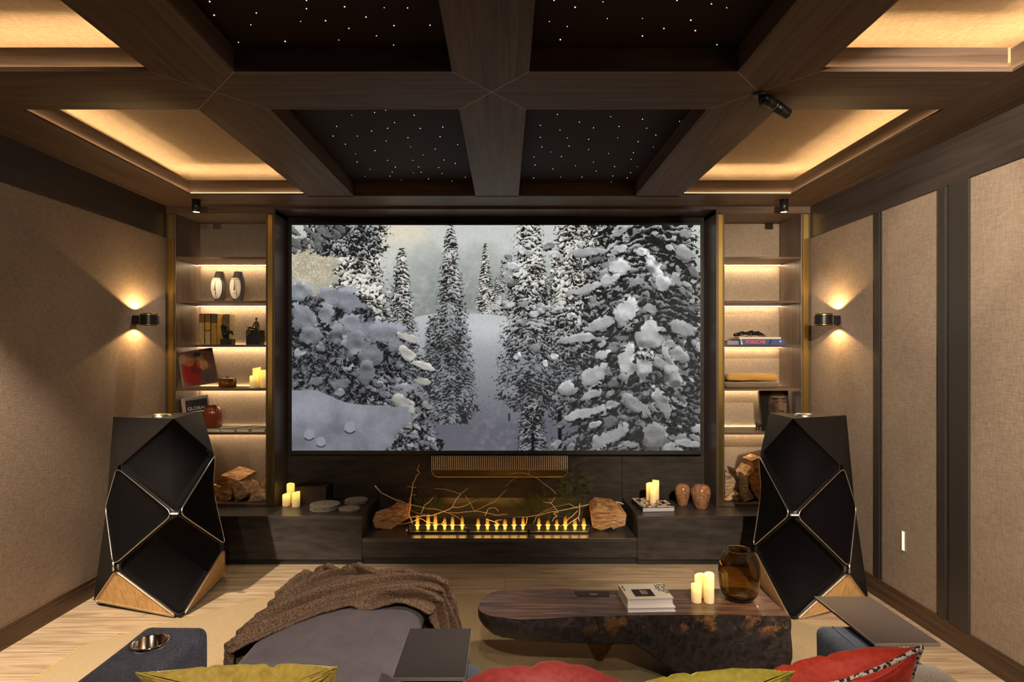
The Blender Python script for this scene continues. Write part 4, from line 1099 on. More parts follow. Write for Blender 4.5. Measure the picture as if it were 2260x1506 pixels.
# ================================================================ burner, flames, branches
def flame_mat():
    m = bpy.data.materials.new('flame_glow'); m.use_nodes = True; nt = m.node_tree; nt.nodes.remove(nt.nodes['Principled BSDF'])
    tc = N(nt, 'ShaderNodeTexCoord'); sep = N(nt, 'ShaderNodeSeparateXYZ'); nt.links.new(tc.outputs['Generated'], sep.inputs[0])
    e = N(nt, 'ShaderNodeEmission'); t = N(nt, 'ShaderNodeBsdfTransparent'); mx = N(nt, 'ShaderNodeMixShader')
    r = ramp(nt, [(0.0, (1.0, 0.62, 0.10)), (0.3, (1.0, 0.46, 0.04)), (1.0, (0.8, 0.22, 0.01))]); nt.links.new(sep.outputs[2], r.inputs[0]); nt.links.new(r.outputs[0], e.inputs[0])
    e.inputs[1].default_value = 2.0
    lw = N(nt, 'ShaderNodeLayerWeight'); lw.inputs[0].default_value = 0.35
    r2 = ramp(nt, [(0.0, (0.9,)*3), (0.25, (0.65,)*3), (0.55, (0.28,)*3), (1.0, (0.0,)*3)]); nt.links.new(sep.outputs[2], r2.inputs[0])
    inv = N(nt, 'ShaderNodeMath', operation='SUBTRACT'); inv.inputs[0].default_value = 1.0; nt.links.new(lw.outputs['Facing'], inv.inputs[1])
    ml = N(nt, 'ShaderNodeMath', operation='MULTIPLY'); nt.links.new(inv.outputs[0], ml.inputs[0]); nt.links.new(r2.outputs[0], ml.inputs[1])
    nt.links.new(ml.outputs[0], mx.inputs[0]); nt.links.new(t.outputs[0], mx.inputs[1]); nt.links.new(e.outputs[0], mx.inputs[2])
    nt.links.new(mx.outputs[0], nt.nodes['Material Output'].inputs[0])
    return m
YBN = 4.60
bn = empty('fire_burner', (0, YBN, 0.205), 'long three part burner with amber flames and a low glass on the hearth', 'fireplace')
X = lambda px, Y=YBN: (px-VX)/(FP/Y)
M['clear'] = glass('clear_glass', (0.92, 0.94, 0.92), 0.0)
MB().box(X(903), X(1302), YBN-0.05, YBN+0.12, 0.2052, 0.216).box(X(903), X(1302), YBN+0.115, YBN+0.12, 0.216, 0.235).build('tray', plain('burner_tray', (0.02, 0.018, 0.017), 0.25, 0.4), bn)
zt = 0.2052+0.068
MB().box(X(905), X(1300), YBN-0.048, YBN-0.044, 0.222, zt).build('glass_screen', M['clear'], bn)
MB().box(X(905), X(1300), YBN-0.050, YBN-0.043, 0.216, 0.222).box(X(905), X(1300), YBN-0.0485, YBN-0.0435, zt-0.0008, zt+0.0012).build('glass_rail', M['brass'], bn)
for px in (905, 1034, 1166, 1299):
    MB().box(X(px)-0.009, X(px)+0.009, YBN-0.062, YBN-0.036, 0.2052, 0.245, 0.002).build('bracket', M['black'], bn)
fm = flame_mat(); fr = random.Random(5)
for i, px in enumerate((920, 944, 960, 980.5, 998, 1019.5, 1055, 1075.5, 1096, 1114.5, 1134.7, 1154.5, 1189.9, 1209.7, 1229.6, 1248.7, 1269.9, 1289.7)):
    h = fr.uniform(0.075, 0.11) * (1.25 if i < 4 else 1.0); rr = fr.uniform(0.012, 0.015)
    rr *= 1.05
    MB().lathe([(rr*0.75, 0), (rr*0.9, h*0.2), (rr*1.0, h*0.5), (rr*0.85, h*0.8), (rr*0.4, h*0.96), (0.0004, h)], X(px), YBN+0.03, 0.217, n=14, capt=False).build('flame', fm, bn)
    lamp('flame_light', 'POINT', (X(px), YBN+0.03, 0.27), 0.28, (1.0, 0.50, 0.10), shadow_soft_size=0.03)
cardm = plain('white_card', (0.75, 0.75, 0.73), 0.6)
q = PZ(904, 1171, 0.2056); cd = empty('label_card', (q.x, q.y, 0.206), 'small white label card on the hearth before the burner', 'card')
MB().box(q.x-0.026, q.x+0.026, q.y-0.02, q.y+0.03, 0.2056, 0.207).build('card', cardm, cd)
MB().box(q.x-0.02, q.x+0.02, q.y-0.012, q.y-0.010, 0.2071, 0.2074).box(q.x-0.02, q.x+0.016, q.y-0.002, q.y+0.001, 0.2071, 0.2074).box(q.x-0.018, q.x+0.02, q.y+0.009, q.y+0.012, 0.2071, 0.2074).build('print', M['black'], cd)

M['twig'] = plain('dry_twig', (0.62, 0.48, 0.34), 0.8, bump=0.4, bscale=120, var=0.3)
def twig(paths, label, seed=0):
    """paths: list of (list of (px,py,Y), r0, r1)"""
    mb = MB(); rs = random.Random(seed)
    for pts, r0, r1 in paths:
        V = [P(*p) for p in pts]; out = []
        for i in range(len(V)-1):
            k = max(2, int((V[i+1]-V[i]).length/0.035))
            for j in range(k):
                t = j/k; q = V[i].lerp(V[i+1], t)
                if i+j > 0: q += Vector((rs.uniform(-1, 1), rs.uniform(-1, 1), rs.uniform(-1, 1)))*0.0035
                out.append(q)
        out.append(V[-1]); m = len(out)
        for q in out: q.y = min(q.y, 4.985)
        mb.tube(out, [r0+(r1-r0)*i/(m-1) for i in range(m)], 6)
    o = mb.build('dry_branch', M['twig'])
    return tag(o, label, 'branch', 'dry branches over the burner')
T = lambda l, Y=4.78, ox=800: [(ox+a/7.0625, 1000+b/7.0625, Y) for a, b in l]
twig([(T([(190,510),(290,620),(520,735),(740,800),(950,850),(1180,890),(1400,960),(1560,1060)], 4.86), 0.007, 0.002),
      (T([(540,740),(640,850),(830,930),(980,960)], 4.84), 0.004, 0.0015)], 'long curved branch reaching over the left log towards the flames', 1)
twig([(T([(770,1150),(775,1080),(720,960),(740,850),(765,640),(790,470),(835,360),(890,315)], 4.72), 0.006, 0.0028), (T([(890,315),(860,260),(870,210),(890,180)], 4.72), 0.0028, 0.002),
      (T([(695,525),(775,540),(835,535)], 4.72), 0.002, 0.002), (T([(770,655),(830,655)], 4.72), 0.002, 0.0015), (T([(740,700),(725,800),(735,880)], 4.72), 0.0025, 0.002), (T([(870,290),(835,270)], 4.72), .002, .0015)],
     'pale upright twig rising beside the left log', 2)
twig([(T([(500,1030),(640,1020),(820,995),(1100,975),(1290,910),(1400,850),(1560,840),(1790,730)], 4.74), 0.006, 0.002), (T([(1400,850),(1450,740),(1530,640),(1650,545)], 4.76), 0.0035, 0.0015),
      (T([(1530,640),(1420,600),(1220,560),(1110,560)], 4.8), 0.002, 0.001), (T([(915,940),(960,830),(1040,760),(1110,690)], 4.74), 0.003, 0.0015)],
     'forked twig spreading over the left group of flames', 3)
twig([(T([(1340,925),(1500,935),(1740,905),(1900,930),(2060,970),(2260,960)], 4.84), 0.003, 0.0025), (T([(1740,905),(1680,800),(1600,660)], 4.86), 0.0025, 0.0012), (T([(1740,905),(1900,830),(2060,760),(2250,570)], 4.92), 0.003, 0.0015)],
     'thin grey twig crossing behind the flames to the middle', 4)
twig([(T([(1910,980),(1950,890),(2020,850),(2080,860),(2120,910)], 4.72), 0.003, 0.0015), (T([(1920,1030),(2040,1060),(2140,1120),(2220,1125)], 4.68), 0.003, 0.002), (T([(2060,1080),(2110,1045),(2180,1040)], 4.68), .002, .001)],
     'small hooked twig lying on the middle flames', 5)
twig([(T([(520,1110),(600,1115),(760,1080),(900,1020),(1000,1080),(1250,1120),(1420,1130),(1550,1130),(1630,1170)], 4.67), 0.003, 0.002), (T([(1230,1110),(1290,1040)], 4.67), 0.003, 0.001)],
     'low twig lying along the glass before the left flames', 6)
R_ = lambda l, Y=4.78: T(l, Y, 1100)
twig([(R_([(1950,800),(1850,765),(1650,765),(1500,780),(1300,830),(1050,880),(850,920),(640,970),(430,1000),(280,1000)], 4.84), 0.006, 0.002),
      (R_([(1240,870),(1100,800),(880,840),(700,900)], 4.86), 0.003, 0.001)], 'long silvery branch arching over the right log', 7)
twig([(R_([(1270,790),(1265,900),(1250,1000),(1270,1070)], 4.70), 0.004, 0.002), (R_([(1250,1000),(1150,1070),(1080,1130)], 4.68), 0.003, 0.002), (R_([(1240,900),(1150,990),(1040,1080),(960,1150)], 4.70), 0.003, 0.002)],
     'pale forked twig standing among the right flames', 8)
twig([(R_([(910,980),(850,930),(930,930),(880,850),(820,790),(770,770),(700,762)], 4.74), 0.003, 0.002), (R_([(820,790),(850,730),(885,700)], 4.74), 0.0025, 0.002), (R_([(910,980),(870,1020),(830,1070)], 4.72), 0.003, 0.001)],
     'short pronged twig in front of the dark fir sprig', 9)
twig([(R_([(900,640),(820,560),(690,470),(560,370),(430,325),(300,305),(160,330)], 4.82), 0.002, 0.0018), (R_([(470,330),(475,270),(500,250)], 4.82), .0018, .0012), (R_([(300,370),(180,450),(105,525)], 4.84), .0015, .0012)],
     'long arching twig that reaches up to the soundbar', 10)
twig([(R_([(450,1000),(440,1090),(400,1150)], 4.66), 0.003, 0.002), (R_([(540,1100),(600,980),(760,900),(900,870)], 4.76), .002, .001)], 'short bent twig at the gap between the middle and right flames', 11)
# dark fir sprigs
def fir(cx_px, cy_px, spread, n, label, seed):
    rs = random.Random(seed); mb = MB()
    for k in range(n):
        a = rs.uniform(0, 2*PI); rr = rs.random()**0.6
        px = cx_px + math.cos(a)*spread[0]*rr; py = cy_px + math.sin(a)*spread[1]*rr
        p = P(px, py, 4.90 + rs.uniform(-0.06, 0.06)); ang = rs.uniform(-0.9, 0.9) + math.copysign(0.8, px-cx_px)
        d = Vector((math.sin(ang), rs.uniform(-.4, .4), math.cos(ang)*rs.choice((1, 1, -0.3)))).normalized(); L = rs.uniform(0.05, 0.11)
        side = d.cross(Vector((0, 1, 0))).normalized()
        e = p + d*L
        e.y = min(e.y, 4.985)
        mb.tube([p, e], [0.0012, 0.0006], 3, smooth=False)
        for j in range(9):
            t = p.lerp(e, 0.1+0.1*j)
            for sg in (-1, 1):
                tip = t + (d*0.6 + side*sg)*0.016 + Vector((0, rs.uniform(-.006, .006), 0)); tip.y = min(tip.y, 4.99)
                mb.add([t - d*0.0012, t + d*0.0012, tip], [(0, 1, 2)])
    o = mb.build('fir_sprig', M['fir'])
    return tag(o, label, 'fir branch')
M['fir'] = plain('fir_needles', (0.050, 0.068, 0.018), 0.8)
fir(1215, 1125, (70, 32), 150, 'dark green fir sprig lying behind the right flames', 1)
fir(945, 1118, (30, 22), 46, 'small dark fir sprig behind the left flames', 2)
fir(1272, 1068, (34, 48), 70, 'tall dim fir sprig leaning on the wall beside the soundbar', 3)
# ================================================================ things in the left bookcase (front to back YF .. 5.08)
z4, z3, z2, z1 = SHZ[3]+0.0002, SHZ[2]+0.0002, SHZ[1]+0.0002, SHZ[0]+0.0002
# two face vases
M['cream'] = plain('cream_ceramic', (0.86, 0.76, 0.58), 0.55)
M['greyc'] = plain('grey_ceramic', (0.17, 0.14, 0.13), 0.6)
def face_vase(pxc, label, flip):
    Y = 4.86; s = FP/Y; x = (pxc-VX)/s; H = (662.5-595.5)/s*1.0; z = z4
    r = empty('face_vase', (x, Y, z), label, 'vase', 'pair of face vases')
    W = 14.0/s; D = 0.045
    prof = [(0.00, 0.72), (0.08, 0.76), (0.12, 0.82), (0.30, 0.98), (0.50, 1.06), (0.70, 1.0), (0.80, 0.92), (0.84, 0.82), (1.0, 0.60)]
    def fn(u, v):
        a = 2*PI*u
        for i in range(len(prof)-1):
            if prof[i][0] <= v <= prof[i+1][0]:
                t = (v-prof[i][0])/(prof[i+1][0]-prof[i][0]+1e-9); q = prof[i][1]*(1-t)+prof[i+1][1]*t; break
        return (x + W*q*math.cos(a) + W*0.08, Y + D*q*math.sin(a), z + H*v)
    vs, fs = gridmesh(fn, 28, 26, closed_u=True)
    n = len(vs); vs.append((x, Y, z)); vs.append((x, Y, z+H*0.97))
    fs += [(i, (i+1) % 28, n) for i in range(28)] + [(26*28+i, 26*28+(i+1) % 28, n+1) for i in range(28)]
    MB().add(vs, fs, True).build('body', M['greyc'], r)
    # cream face plate, proud of the front
    def ff(u, v):
        a = 2*PI*u; t = v
        ex = W*0.88*math.cos(a)*t; ez = (H*0.385)*math.sin(a)*t
        if math.sin(a) > 0.55: ez = min(ez, H*0.30)
        return (x-0.002+ex, Y-D*0.98-0.016*(1-t**2), z+H*0.48+ez)
    vs, fs = gridmesh(ff, 40, 8, closed_u=True); MB().add(vs, fs, True).build('face', M['cream'], r)
    f_ = MB(); yy_ = Y-D-0.017
    q = 1 if flip else -1
    nz_ = [(x-0.001+q*W*0.10, yy_-0.004, z+H*0.74), (x-0.001+q*W*0.08, yy_-0.010, z+H*0.55), (x-0.001+q*W*0.06, yy_-0.012, z+H*0.36)]
    f_.tube(nz_, [0.0022, 0.003, 0.0045], 8)
    f_.build('nose', M['greyc'] if flip else M['cream'], r)
    e_ = MB()
    for sgn in (-1, 1):
        pts = []
        for i in range(8):
            t = i/7; pts.append((x-0.001+sgn*W*(0.10+0.62*t), Y-D-0.008+0.010*t, z+H*(0.715+0.05*math.sin(PI*t*0.9)-0.03*t)))
        e_.tube(pts, 0.0022, 6)
    e_.tube([(x-W*0.04, yy_-0.004, z+H*0.265), (x+W*0.12, yy_-0.004, z+H*0.275)], 0.0038, 8)
    e_.build('brow_and_mouth', M['greyc'], r)
face_vase(484, 'left grey and cream ceramic face vase on the upper shelf', False)
face_vase(525, 'right grey and cream ceramic face vase with the darker nose line, upper shelf', True)
# upright books, spines out
def upbook(px0, px1, pyt, Y, z, depth, bands, label, group, name='book'):
    s = FP/Y; x0, x1 = (px0-VX)/s, (px1-VX)/s; zt_ = CZ-(pyt-VY)/s
    r = empty(name, ((x0+x1)/2, Y+depth/2, z), label, 'book', group)
    MB().box(x0, x0+0.0025, Y, Y+depth, z, zt_).box(x1-0.0025, x1, Y, Y+depth, z, zt_).build('cover', bands[0][1], r)
    MB().box(x0+0.0025, x1-0.0025, Y+0.004, Y+depth-0.004, z+0.003, zt_-0.003).build('pages', page_mat((0.72, 0.68, 0.6)), r)
    h = zt_-z; t0 = 0.0
    for (t1, mt) in bands:
        MB().box(x0, x1, Y, Y+0.003, z+h*t0, z+h*t1).build('spine', mt, r); t0 = t1
    return r
yl = plain('spine_yellow', (0.60, 0.36, 0.05), 0.5); yb_ = plain('spine_brown', (0.22, 0.11, 0.03), 0.5); yp = plain('spine_straw', (0.55, 0.40, 0.18), 0.5, bump=0, var=0.4, bscale=60)
yd = plain('spine_dark', (0.10, 0.075, 0.05), 0.5); yk = plain('spine_mustard', (0.42, 0.26, 0.05), 0.5, var=0.3, bscale=50)
g = 'yellow spined books on the sculpture shelf'
upbook(439.5, 451.5, 693, 4.84, z3, 0.2, [(0.30, yp), (0.72, yp), (1.0, yb_)], 'first yellow book from the left, brown top and mottled straw spine', g)
upbook(452, 465, 692.5, 4.84, z3, 0.2, [(0.42, yp), (0.48, yb_), (0.72, yl), (1.0, yb_)], 'middle yellow book with a bright mustard block on its spine', g)
upbook(465.5, 479, 693, 4.84, z3, 0.2, [(0.65, yk), (0.70, yk), (1.0, yd)], 'third yellow book, dark grey top and mustard lower spine', g)
u = upbook(481, 506, 694, 4.95, z3, 0.1, [(1.0, plain('spine_olive', (0.20, 0.15, 0.07), 0.5, var=0.4, bscale=70))], 'thick olive book standing behind the dark bust', g)
# dark bust on a black block
M['dbr'] = plain('dark_patina', (0.018, 0.018, 0.017), 0.35, 0.4)
def blobs(lst, mat, name, root, sub=2):
    """union of ellipsoids smoothed into one surface"""
    mb = bpy.data.metaballs.new(name); mb.resolution = 0.0045; mb.render_resolution = 0.0045; mb.threshold = 0.35
    for (p, sx_, sy_, sz_) in lst:
        e = mb.elements.new(); e.type = 'ELLIPSOID'; e.co = p; e.size_x, e.size_y, e.size_z = sx_, sy_, sz_; e.radius = 1.0
    t = bpy.data.objects.new(name, mb); C.objects.link(t)
    bpy.context.view_layer.update()
    dg = bpy.context.evaluated_depsgraph_get(); me = bpy.data.meshes.new_from_object(t.evaluated_get(dg))
    C.objects.unlink(t); bpy.data.objects.remove(t); bpy.data.metaballs.remove(mb)
    for p in me.polygons: p.use_smooth = True
    me.materials.clear(); me.materials.append(mat)
    o = bpy.data.objects.new(name, me); C.objects.link(o)
    if root is not None: o.parent = root; o.location = -wloc(root)
    return o
def capsules(segs, name, mat, root, r=7):
    """limbs: list of (p0, p1, r0, r1), smoothly overlapped into one mesh"""
    mb = MB()
    for (a, b, r0, r1) in segs:
        a = Vector(a); b = Vector(b); d = (b-a); L = d.length; d.normalize(); pts = [a-d*r0*0.9, a-d*r0*0.5, a]; rr = [r0*0.35, r0*0.85, r0]
        for i in range(1, 5): pts.append(a.lerp(b, i/5)); rr.append(r0+(r1-r0)*i/5)
        pts += [b, b+d*r1*0.5, b+d*r1*0.9]; rr += [r1, r1*0.85, r1*0.35]
        mb.tube(pts, rr, r+3)
    return mb.build(name, mat, root)
Yb = 4.80; s = FP/Yb
X2 = lambda px: (px-VX)/(FP/Yb); Z2 = lambda py: CZ-(py-VY)/(FP/Yb)
def ZS(py, base_py, z): return z + (base_py-py)/(FP/Yb)
bu = empty('bust_sculpture', (X2(498), Yb+0.03, z3), 'dark abstract bust on a black block before the olive book', 'sculpture')
MB().box(X2(486), X2(511), Yb, Yb+0.07, z3, ZS(748, 761, z3), 0.002).build('block', M['dbr'], bu)
capsules([((X2(496), Yb+.035, ZS(746, 761, z3)), (X2(494), Yb+.035, ZS(738, 761, z3)), .017, .022), ((X2(494), Yb+.035, ZS(738, 761, z3)), (X2(488), Yb+.035, ZS(722, 761, z3)), .030, .020), ((X2(494), Yb+.035, ZS(732, 761, z3)), (X2(507), Yb+.035, ZS(732, 761, z3)), .022, .012),
          ((X2(488), Yb+.035, ZS(722, 761, z3)), (X2(497), Yb+.03, ZS(722, 761, z3)), .018, .012), ((X2(507), Yb+.035, ZS(732, 761, z3)), (X2(510), Yb+.03, ZS(738, 761, z3)), .010, .007)], 'figure', M['dbr'], bu)
fg = empty('seated_figurine', (X2(559), Yb+0.03, z3), 'small dark figurine sitting on a black cube', 'sculpture')
zc_ = ZS(728.5, 761, z3)
MB().box(X2(543), X2(573), Yb, Yb+0.10, z3, zc_, 0.002).build('cube', plain('cube_black', (0.012, 0.011, 0.016), 0.22), fg)
q = lambda px, py, dy=0.04: (X2(px), Yb+dy, ZS(py, 761, z3))
capsules([(q(562, 726), q(561, 711), .012, .013), (q(561, 711), q(561, 707), .006, .006), (q(561, 703.5), q(561.3, 702), .0095, .009), (q(557.5, 711), q(556, 720, .02), .0045, .004), (q(556, 720, .02), q(556, 727, .02), .004, .003),
          (q(565, 711), q(567.5, 720), .0045, .004), (q(567.5, 720), q(567, 727), .004, .003), (q(560, 725), q(546.5, 723, .01), .009, .007), (q(546.5, 723, .01), q(547.5, 741, -.006), .006, .004), (q(560, 726, .03), q(551, 722, .0), .008, .006), (q(551, 722, 0.0), q(552, 738, -.008), .0055, .004)],
         'figure', plain('figure_bronze', (0.10, 0.075, 0.03), 0.35, 0.6), fg)

# leaning art books with a painted cover (plain stand-in portrait)
def cover_paint():
    h, w_ = 160, 130; a = vnoise(h, w_, 26, 5, 31); yy, xx = np.mgrid[0:h, 0:w_]/1.0; u = xx/w_; v = yy/h
    img = np.stack([0.22+0.25*a, 0.15+0.16*a, 0.13+0.12*a], -1)
    def b(cx, cy, rx, ry, col, k=3.0):
        m = np.clip((1-((u-cx)/rx)**2-((v-cy)/ry)**2+0.7*(a-0.5))*k, 0, 1)[..., None]; img[:] = img*(1-m)+np.array(col)*m
    b(.30, .62, .30, .36, (.42, .03, .03)); b(.42, .50, .18, .20, (.30, .02, .02)); b(.28, .30, .16, .14, (.42, .26, .14)); b(.66, .40, .14, .24, (.50, .38, .28)); b(.56, .18, .09, .09, (.55, .34, .2)); b(.52, .13, .12, .07, (.10, .06, .04))
    b(.80, .22, .12, .16, (.36, .18, .12)); b(.72, .75, .25, .2, (.24, .20, .20)); b(.5, .42, .05, .12, (.45, .16, .06)); b(.10, .2, .12, .14, (.40, .32, .26))
    return img*(0.8+0.4*vnoise(h, w_, 5, 2, 32))[..., None]
def leaning(px_list, root_lab, group, Y, z, W, Hh, th, tilt, covers, yaw, x_off, cat='book', piv_py=None, lid=None, lidname=None):
    pass
def stand_book(xb, yb0_, z, w_, h, th, tilt, yaw, cover, label, group, lid=None, pages=(0.75, 0.70, 0.6), front_text=None):
    """book standing on its lower edge and leaning back to the left; front cover faces right/front. local: x across cover, y thickness, z up"""
    r = empty('art_book', (xb, yb0_, z), label, 'book', group)
    Mx = Matrix.Translation((xb, yb0_, z)) @ Matrix.Rotation(yaw, 4, 'Z') @ Matrix.Rotation(-tilt, 4, 'X')
    def mk(name, boxes, mat, uv=None):
        mb = MB()
        for b in boxes: mb.box(*b)
        xform(mb, Mx); return mb.build(name, mat, r)
    mk('cover', [(0, w_, 0, 0.0025, 0, h), (0, w_, th-0.0025, th, 0, h), (0, 0.0025, 0, th, 0, h)], cover)
    mk('pages', [(0.0025, w_-0.004, 0.0025, th-0.0025, 0.003, h-0.004)], page_mat(pages))
    if lid:
        mb = MB().quad((0.001, -0.0006, 0.001), (w_-0.001, -0.0006, 0.001), (w_-0.001, -0.0006, h-0.001), (0.001, -0.0006, h-0.001)); xform(mb, Mx)
        inv = Mx.inverted(); mb.build('cover_print', lid, r, uvfn=lambda v: ((inv @ v).x/w_, (inv @ v).z/h))
    return r, Mx
wht = plain('cover_white', (0.62, 0.58, 0.52), 0.5)
tx = plain('cover_tan', (0.40, 0.30, 0.22), 0.5)
# spine near left post, cover turned towards the right; several volumes leaning on each other
lidp = image_mat('painted_cover', cover_paint(), rough=0.3, spec=0.5)
def lean_set(base, z, n, ths, w_, h, lean, yaw, covers, labels, group, lid):
    """books stand on the shelf spine to the front, leaning to the left: thickness runs along +x at the foot"""
    x = base[0]; yb0_ = base[1]
    for i in range(n):
        th = ths[i]
        r = empty('art_book', (x, yb0_, z), labels[i], 'book', group)
        # local axes: X thickness (to the right), Y depth along cover, Z up ; lean rotates about Y, yaw turns the cover towards the room
        hh = h*(1-0.012*((i*5) % 3))
        Mx = Matrix.Translation((x, yb0_, z)) @ Matrix.Rotation(-lean, 4, 'Y') @ Matrix.Rotation(yaw, 4, 'Z')
        mb = xform(MB().box(0, 0.0022, 0, w_, 0, hh).box(th-0.0022, th, 0, w_, 0, hh).box(0, th, 0, 0.0025, 0, hh), Mx)
        lo = min(v[2] for v in mb.v); dz = z-lo
        mb.v = [(a, b, c+dz) for a, b, c in mb.v]; mb.build('cover', covers[i], r)
        pg = xform(MB().box(0.0022, th-0.0022, 0.0025, w_-0.003, 0.003, hh-0.003), Matrix.Translation((0, 0, dz)) @ Mx); pg.build('pages', page_mat((0.75, 0.70, 0.6)), r)
        if i == n-1 and lid:
            M2 = Matrix.Translation((0, 0, dz)) @ Mx; inv = M2.inverted()
            q_ = xform(MB().quad((th+0.0005, 0.003, 0.003), (th+0.0005, w_-0.003, 0.003), (th+0.0005, w_-0.003, hh-0.003), (th+0.0005, 0.003, hh-0.003)), M2)
            q_.build('cover_print', lid, r, uvfn=lambda v: ((inv @ v).y/w_, (inv @ v).z/hh))
            last = (r, M2, th, hh)
        x += (th+0.0012)*math.cos(yaw)/math.cos(lean); yb0_ += (th+0.0012)*math.sin(yaw)
    return last
g = 'art books leaning on the candle shelf'
lastA = lean_set((P(404, 0, 4.78).x, 4.785, 0), z2, 4, [0.010, 0.014, 0.012, 0.008], 0.262, 0.292, 0.205, -0.92,
    [wht, wht, tx, plain('cover_grey', (0.25, 0.21, 0.19), 0.5)],
    ['leftmost white spined art book leaning on the bookcase side above the global book', 'second white spined art book of the leaning row on the candle shelf', 'tan spined art book third in the leaning row on the candle shelf', 'art book with a painterly cover in red and brown leaning on the candle shelf'], g, lidp)
def cover_dark():
    h, w_ = 140, 110; a = vnoise(h, w_, 22, 4, 41); yy, xx = np.mgrid[0:h, 0:w_]/1.0; u = xx/w_; v = yy/h
    img = np.ones((h, w_, 3))*np.array([0.62, 0.57, 0.54]); m = ((u > .13) & (u < .93) & (v > .07) & (v < .95))[..., None]
    img = np.where(m, np.stack([0.05+0.12*a, 0.035+0.07*a, 0.03+0.06*a], -1), img)
    return img
lastB = lean_set((P(407, 0, 4.81).x, 4.815, 0), z1, 2, [0.026, 0.022], 0.20, 0.268, 0.135, -1.02, [plain('cover_ivory', (0.50, 0.46, 0.44), 0.5)]*2,
    ['back one of the two pale books leaning behind the left speaker', 'front pale book with a dark photo cover lettered GLOBAL, behind the left speaker'], 'pale books behind the left speaker', image_mat('dark_photo_cover', cover_dark(), rough=0.4))
r_, M2, th_, hh_ = lastB
text_obj('title_text', 'GLOBAL', 0.036, M2 @ Matrix.Translation((th_+0.0012, 0.038, hh_*0.62)) @ Matrix.Rotation(PI/2, 4, 'Z') @ Matrix.Rotation(PI/2, 4, 'X'), plain('title_white', (0.7, 0.66, 0.62), 0.5), r_, sx=1.0)
xform_b = xform(MB().box(th_+0.0008, th_+0.0014, 0.036, 0.176, hh_*0.53, hh_*0.575), M2).build('title_band', plain('title_pale', (0.6, 0.55, 0.52), 0.5), r_)

# amber lidded bowl
M['amber'] = plain('amber_glass', (0.30, 0.095, 0.012), 0.08, coat=0.6); 
b_ = M['amber'].node_tree.nodes['Principled BSDF']; b_.inputs['Transmission Weight'].default_value = 0.65; b_.inputs['IOR'].default_value = 1.3
c = Vector((X2(502.5), 4.85, z2)); bw = empty('lidded_bowl', c, 'amber glass bowl with a knobbed lid on the candle shelf', 'bowl')
R = 18.5/(FP/4.85); k = 1/(FP/4.85)
c.x = (502.5-VX)*k
MB().lathe([(R*0.8, 0), (R*0.97, 0.004), (R, 8*k), (R*0.98, 18*k), (R*0.9, 18*k), (R*0.9, 0.008), (0.001, 0.007)], c.x, c.y, z2, n=36).build('bowl', M['amber'], bw)
MB().lathe([(R*1.02, 18.2*k), (R*1.02, 19.5*k), (R*0.5, 21.5*k), (R*0.12, 21.8*k), (R*0.10, 22.6*k), (R*0.24, 23.6*k), (R*0.22, 24.6*k), (0.001, 24.8*k)], c.x, c.y, z2, n=36).build('lid', plain('amber_lid', (0.10, 0.03, 0.008), 0.12, coat=0.5), bw)
g = 'led candles on the bookcase shelf'
def shelf_candle(px0, px1, pyt, Y, z, lab, sd):
    s_ = FP/Y; r = (px1-px0)/2/s_; candle(((px0+px1)/2-VX)/s_, Y, z, r, CZ-(pyt-VY)/s_-z, lab, g, sd)
shelf_candle(551.5, 569, 829, 4.80, z2, 'shortest candle in front of the bookcase trio', 7)
shelf_candle(558, 575, 812, 4.86, z2, 'tallest candle at the back of the bookcase trio', 8)
shelf_candle(575, 591, 818, 4.82, z2, 'candle half hidden by the post at the right of the bookcase trio', 9)

# ribbed amber vase on the lowest shelf, on a flat magazine
def mag(px0, px1, Y0, Y1, z, th, label, rot, cm, pg=(0.8, 0.78, 0.72), extra=None):
    s_ = FP/Y0; return book((px0-VX)/s_, (px1-VX)/s_, Y0, Y1, z, z+th, cm, label, rot, 'magazines spread on the lowest left shelf', pg, name='magazine', spine='x0', th=0.0012, cat='magazine', lid=extra)
def mag_cover(seed, pale=0.7):
    a = vnoise(60, 80, 20, 3, seed); b = (vnoise(60, 80, 30, 1, seed+1) > 0.55)[..., None]
    return np.where(b, np.array([0.10, 0.09, 0.07])+0.1*a[..., None], np.array([pale, pale*0.97, pale*0.86])*(0.75+0.3*a[..., None]))
for i, (a_, b2, Y0, rot, pale) in enumerate([(452, 489, 4.765, -0.10, 0.62), (490, 523, 4.755, -0.16, 0.66), (524, 552, 4.762, -0.10, 0.5), (556, 586, 4.757, -0.04, 0.55)]):
    mag(a_, b2, Y0, Y0+0.24, z1, 0.022, ['pale magazine under the ribbed amber vase', 'second magazine from the left, with a dark photo edge, lowest left shelf', 'third magazine from the left, greyish cover, lowest left shelf', 'last magazine next to the post on the lowest left shelf'][i], rot,
        plain('mag_cover', (0.55, 0.52, 0.44), 0.35), extra=image_mat('magazine_print', mag_cover(50+i, pale), rough=0.3, spec=0.5))
zm = z1+0.0225
kv = 1/(FP/4.88); xv = (469.5-VX)*kv; Rv = 18.7*kv; Hv = 49*kv
rv = empty('ribbed_vase', (xv, 4.88, zm), 'ribbed red amber glass vase standing on a magazine behind the left speaker', 'vase')
pf = [(0.78, 0), (0.95, 0.03), (1.0, 0.12), (1.0, 0.35), (0.99, 0.6), (0.93, 0.78), (0.78, 0.90), (0.60, 0.94), (0.60, 0.97), (0.66, 1.0), (0.60, 0.99), (0.55, 0.94), (0.86, 0.74), (0.92, 0.5), (0.92, 0.1), (0.0, 0.05)]
MB().lathe([(max(0.001, Rv*a), Hv*b) for a, b in pf], xv, 4.88, zm, n=112, fx=lambda a, z, q: q*(1+0.018*math.cos(28*a)), capt=False).build('body', plain('red_amber', (0.34, 0.07, 0.025), 0.12, coat=0.4), rv)
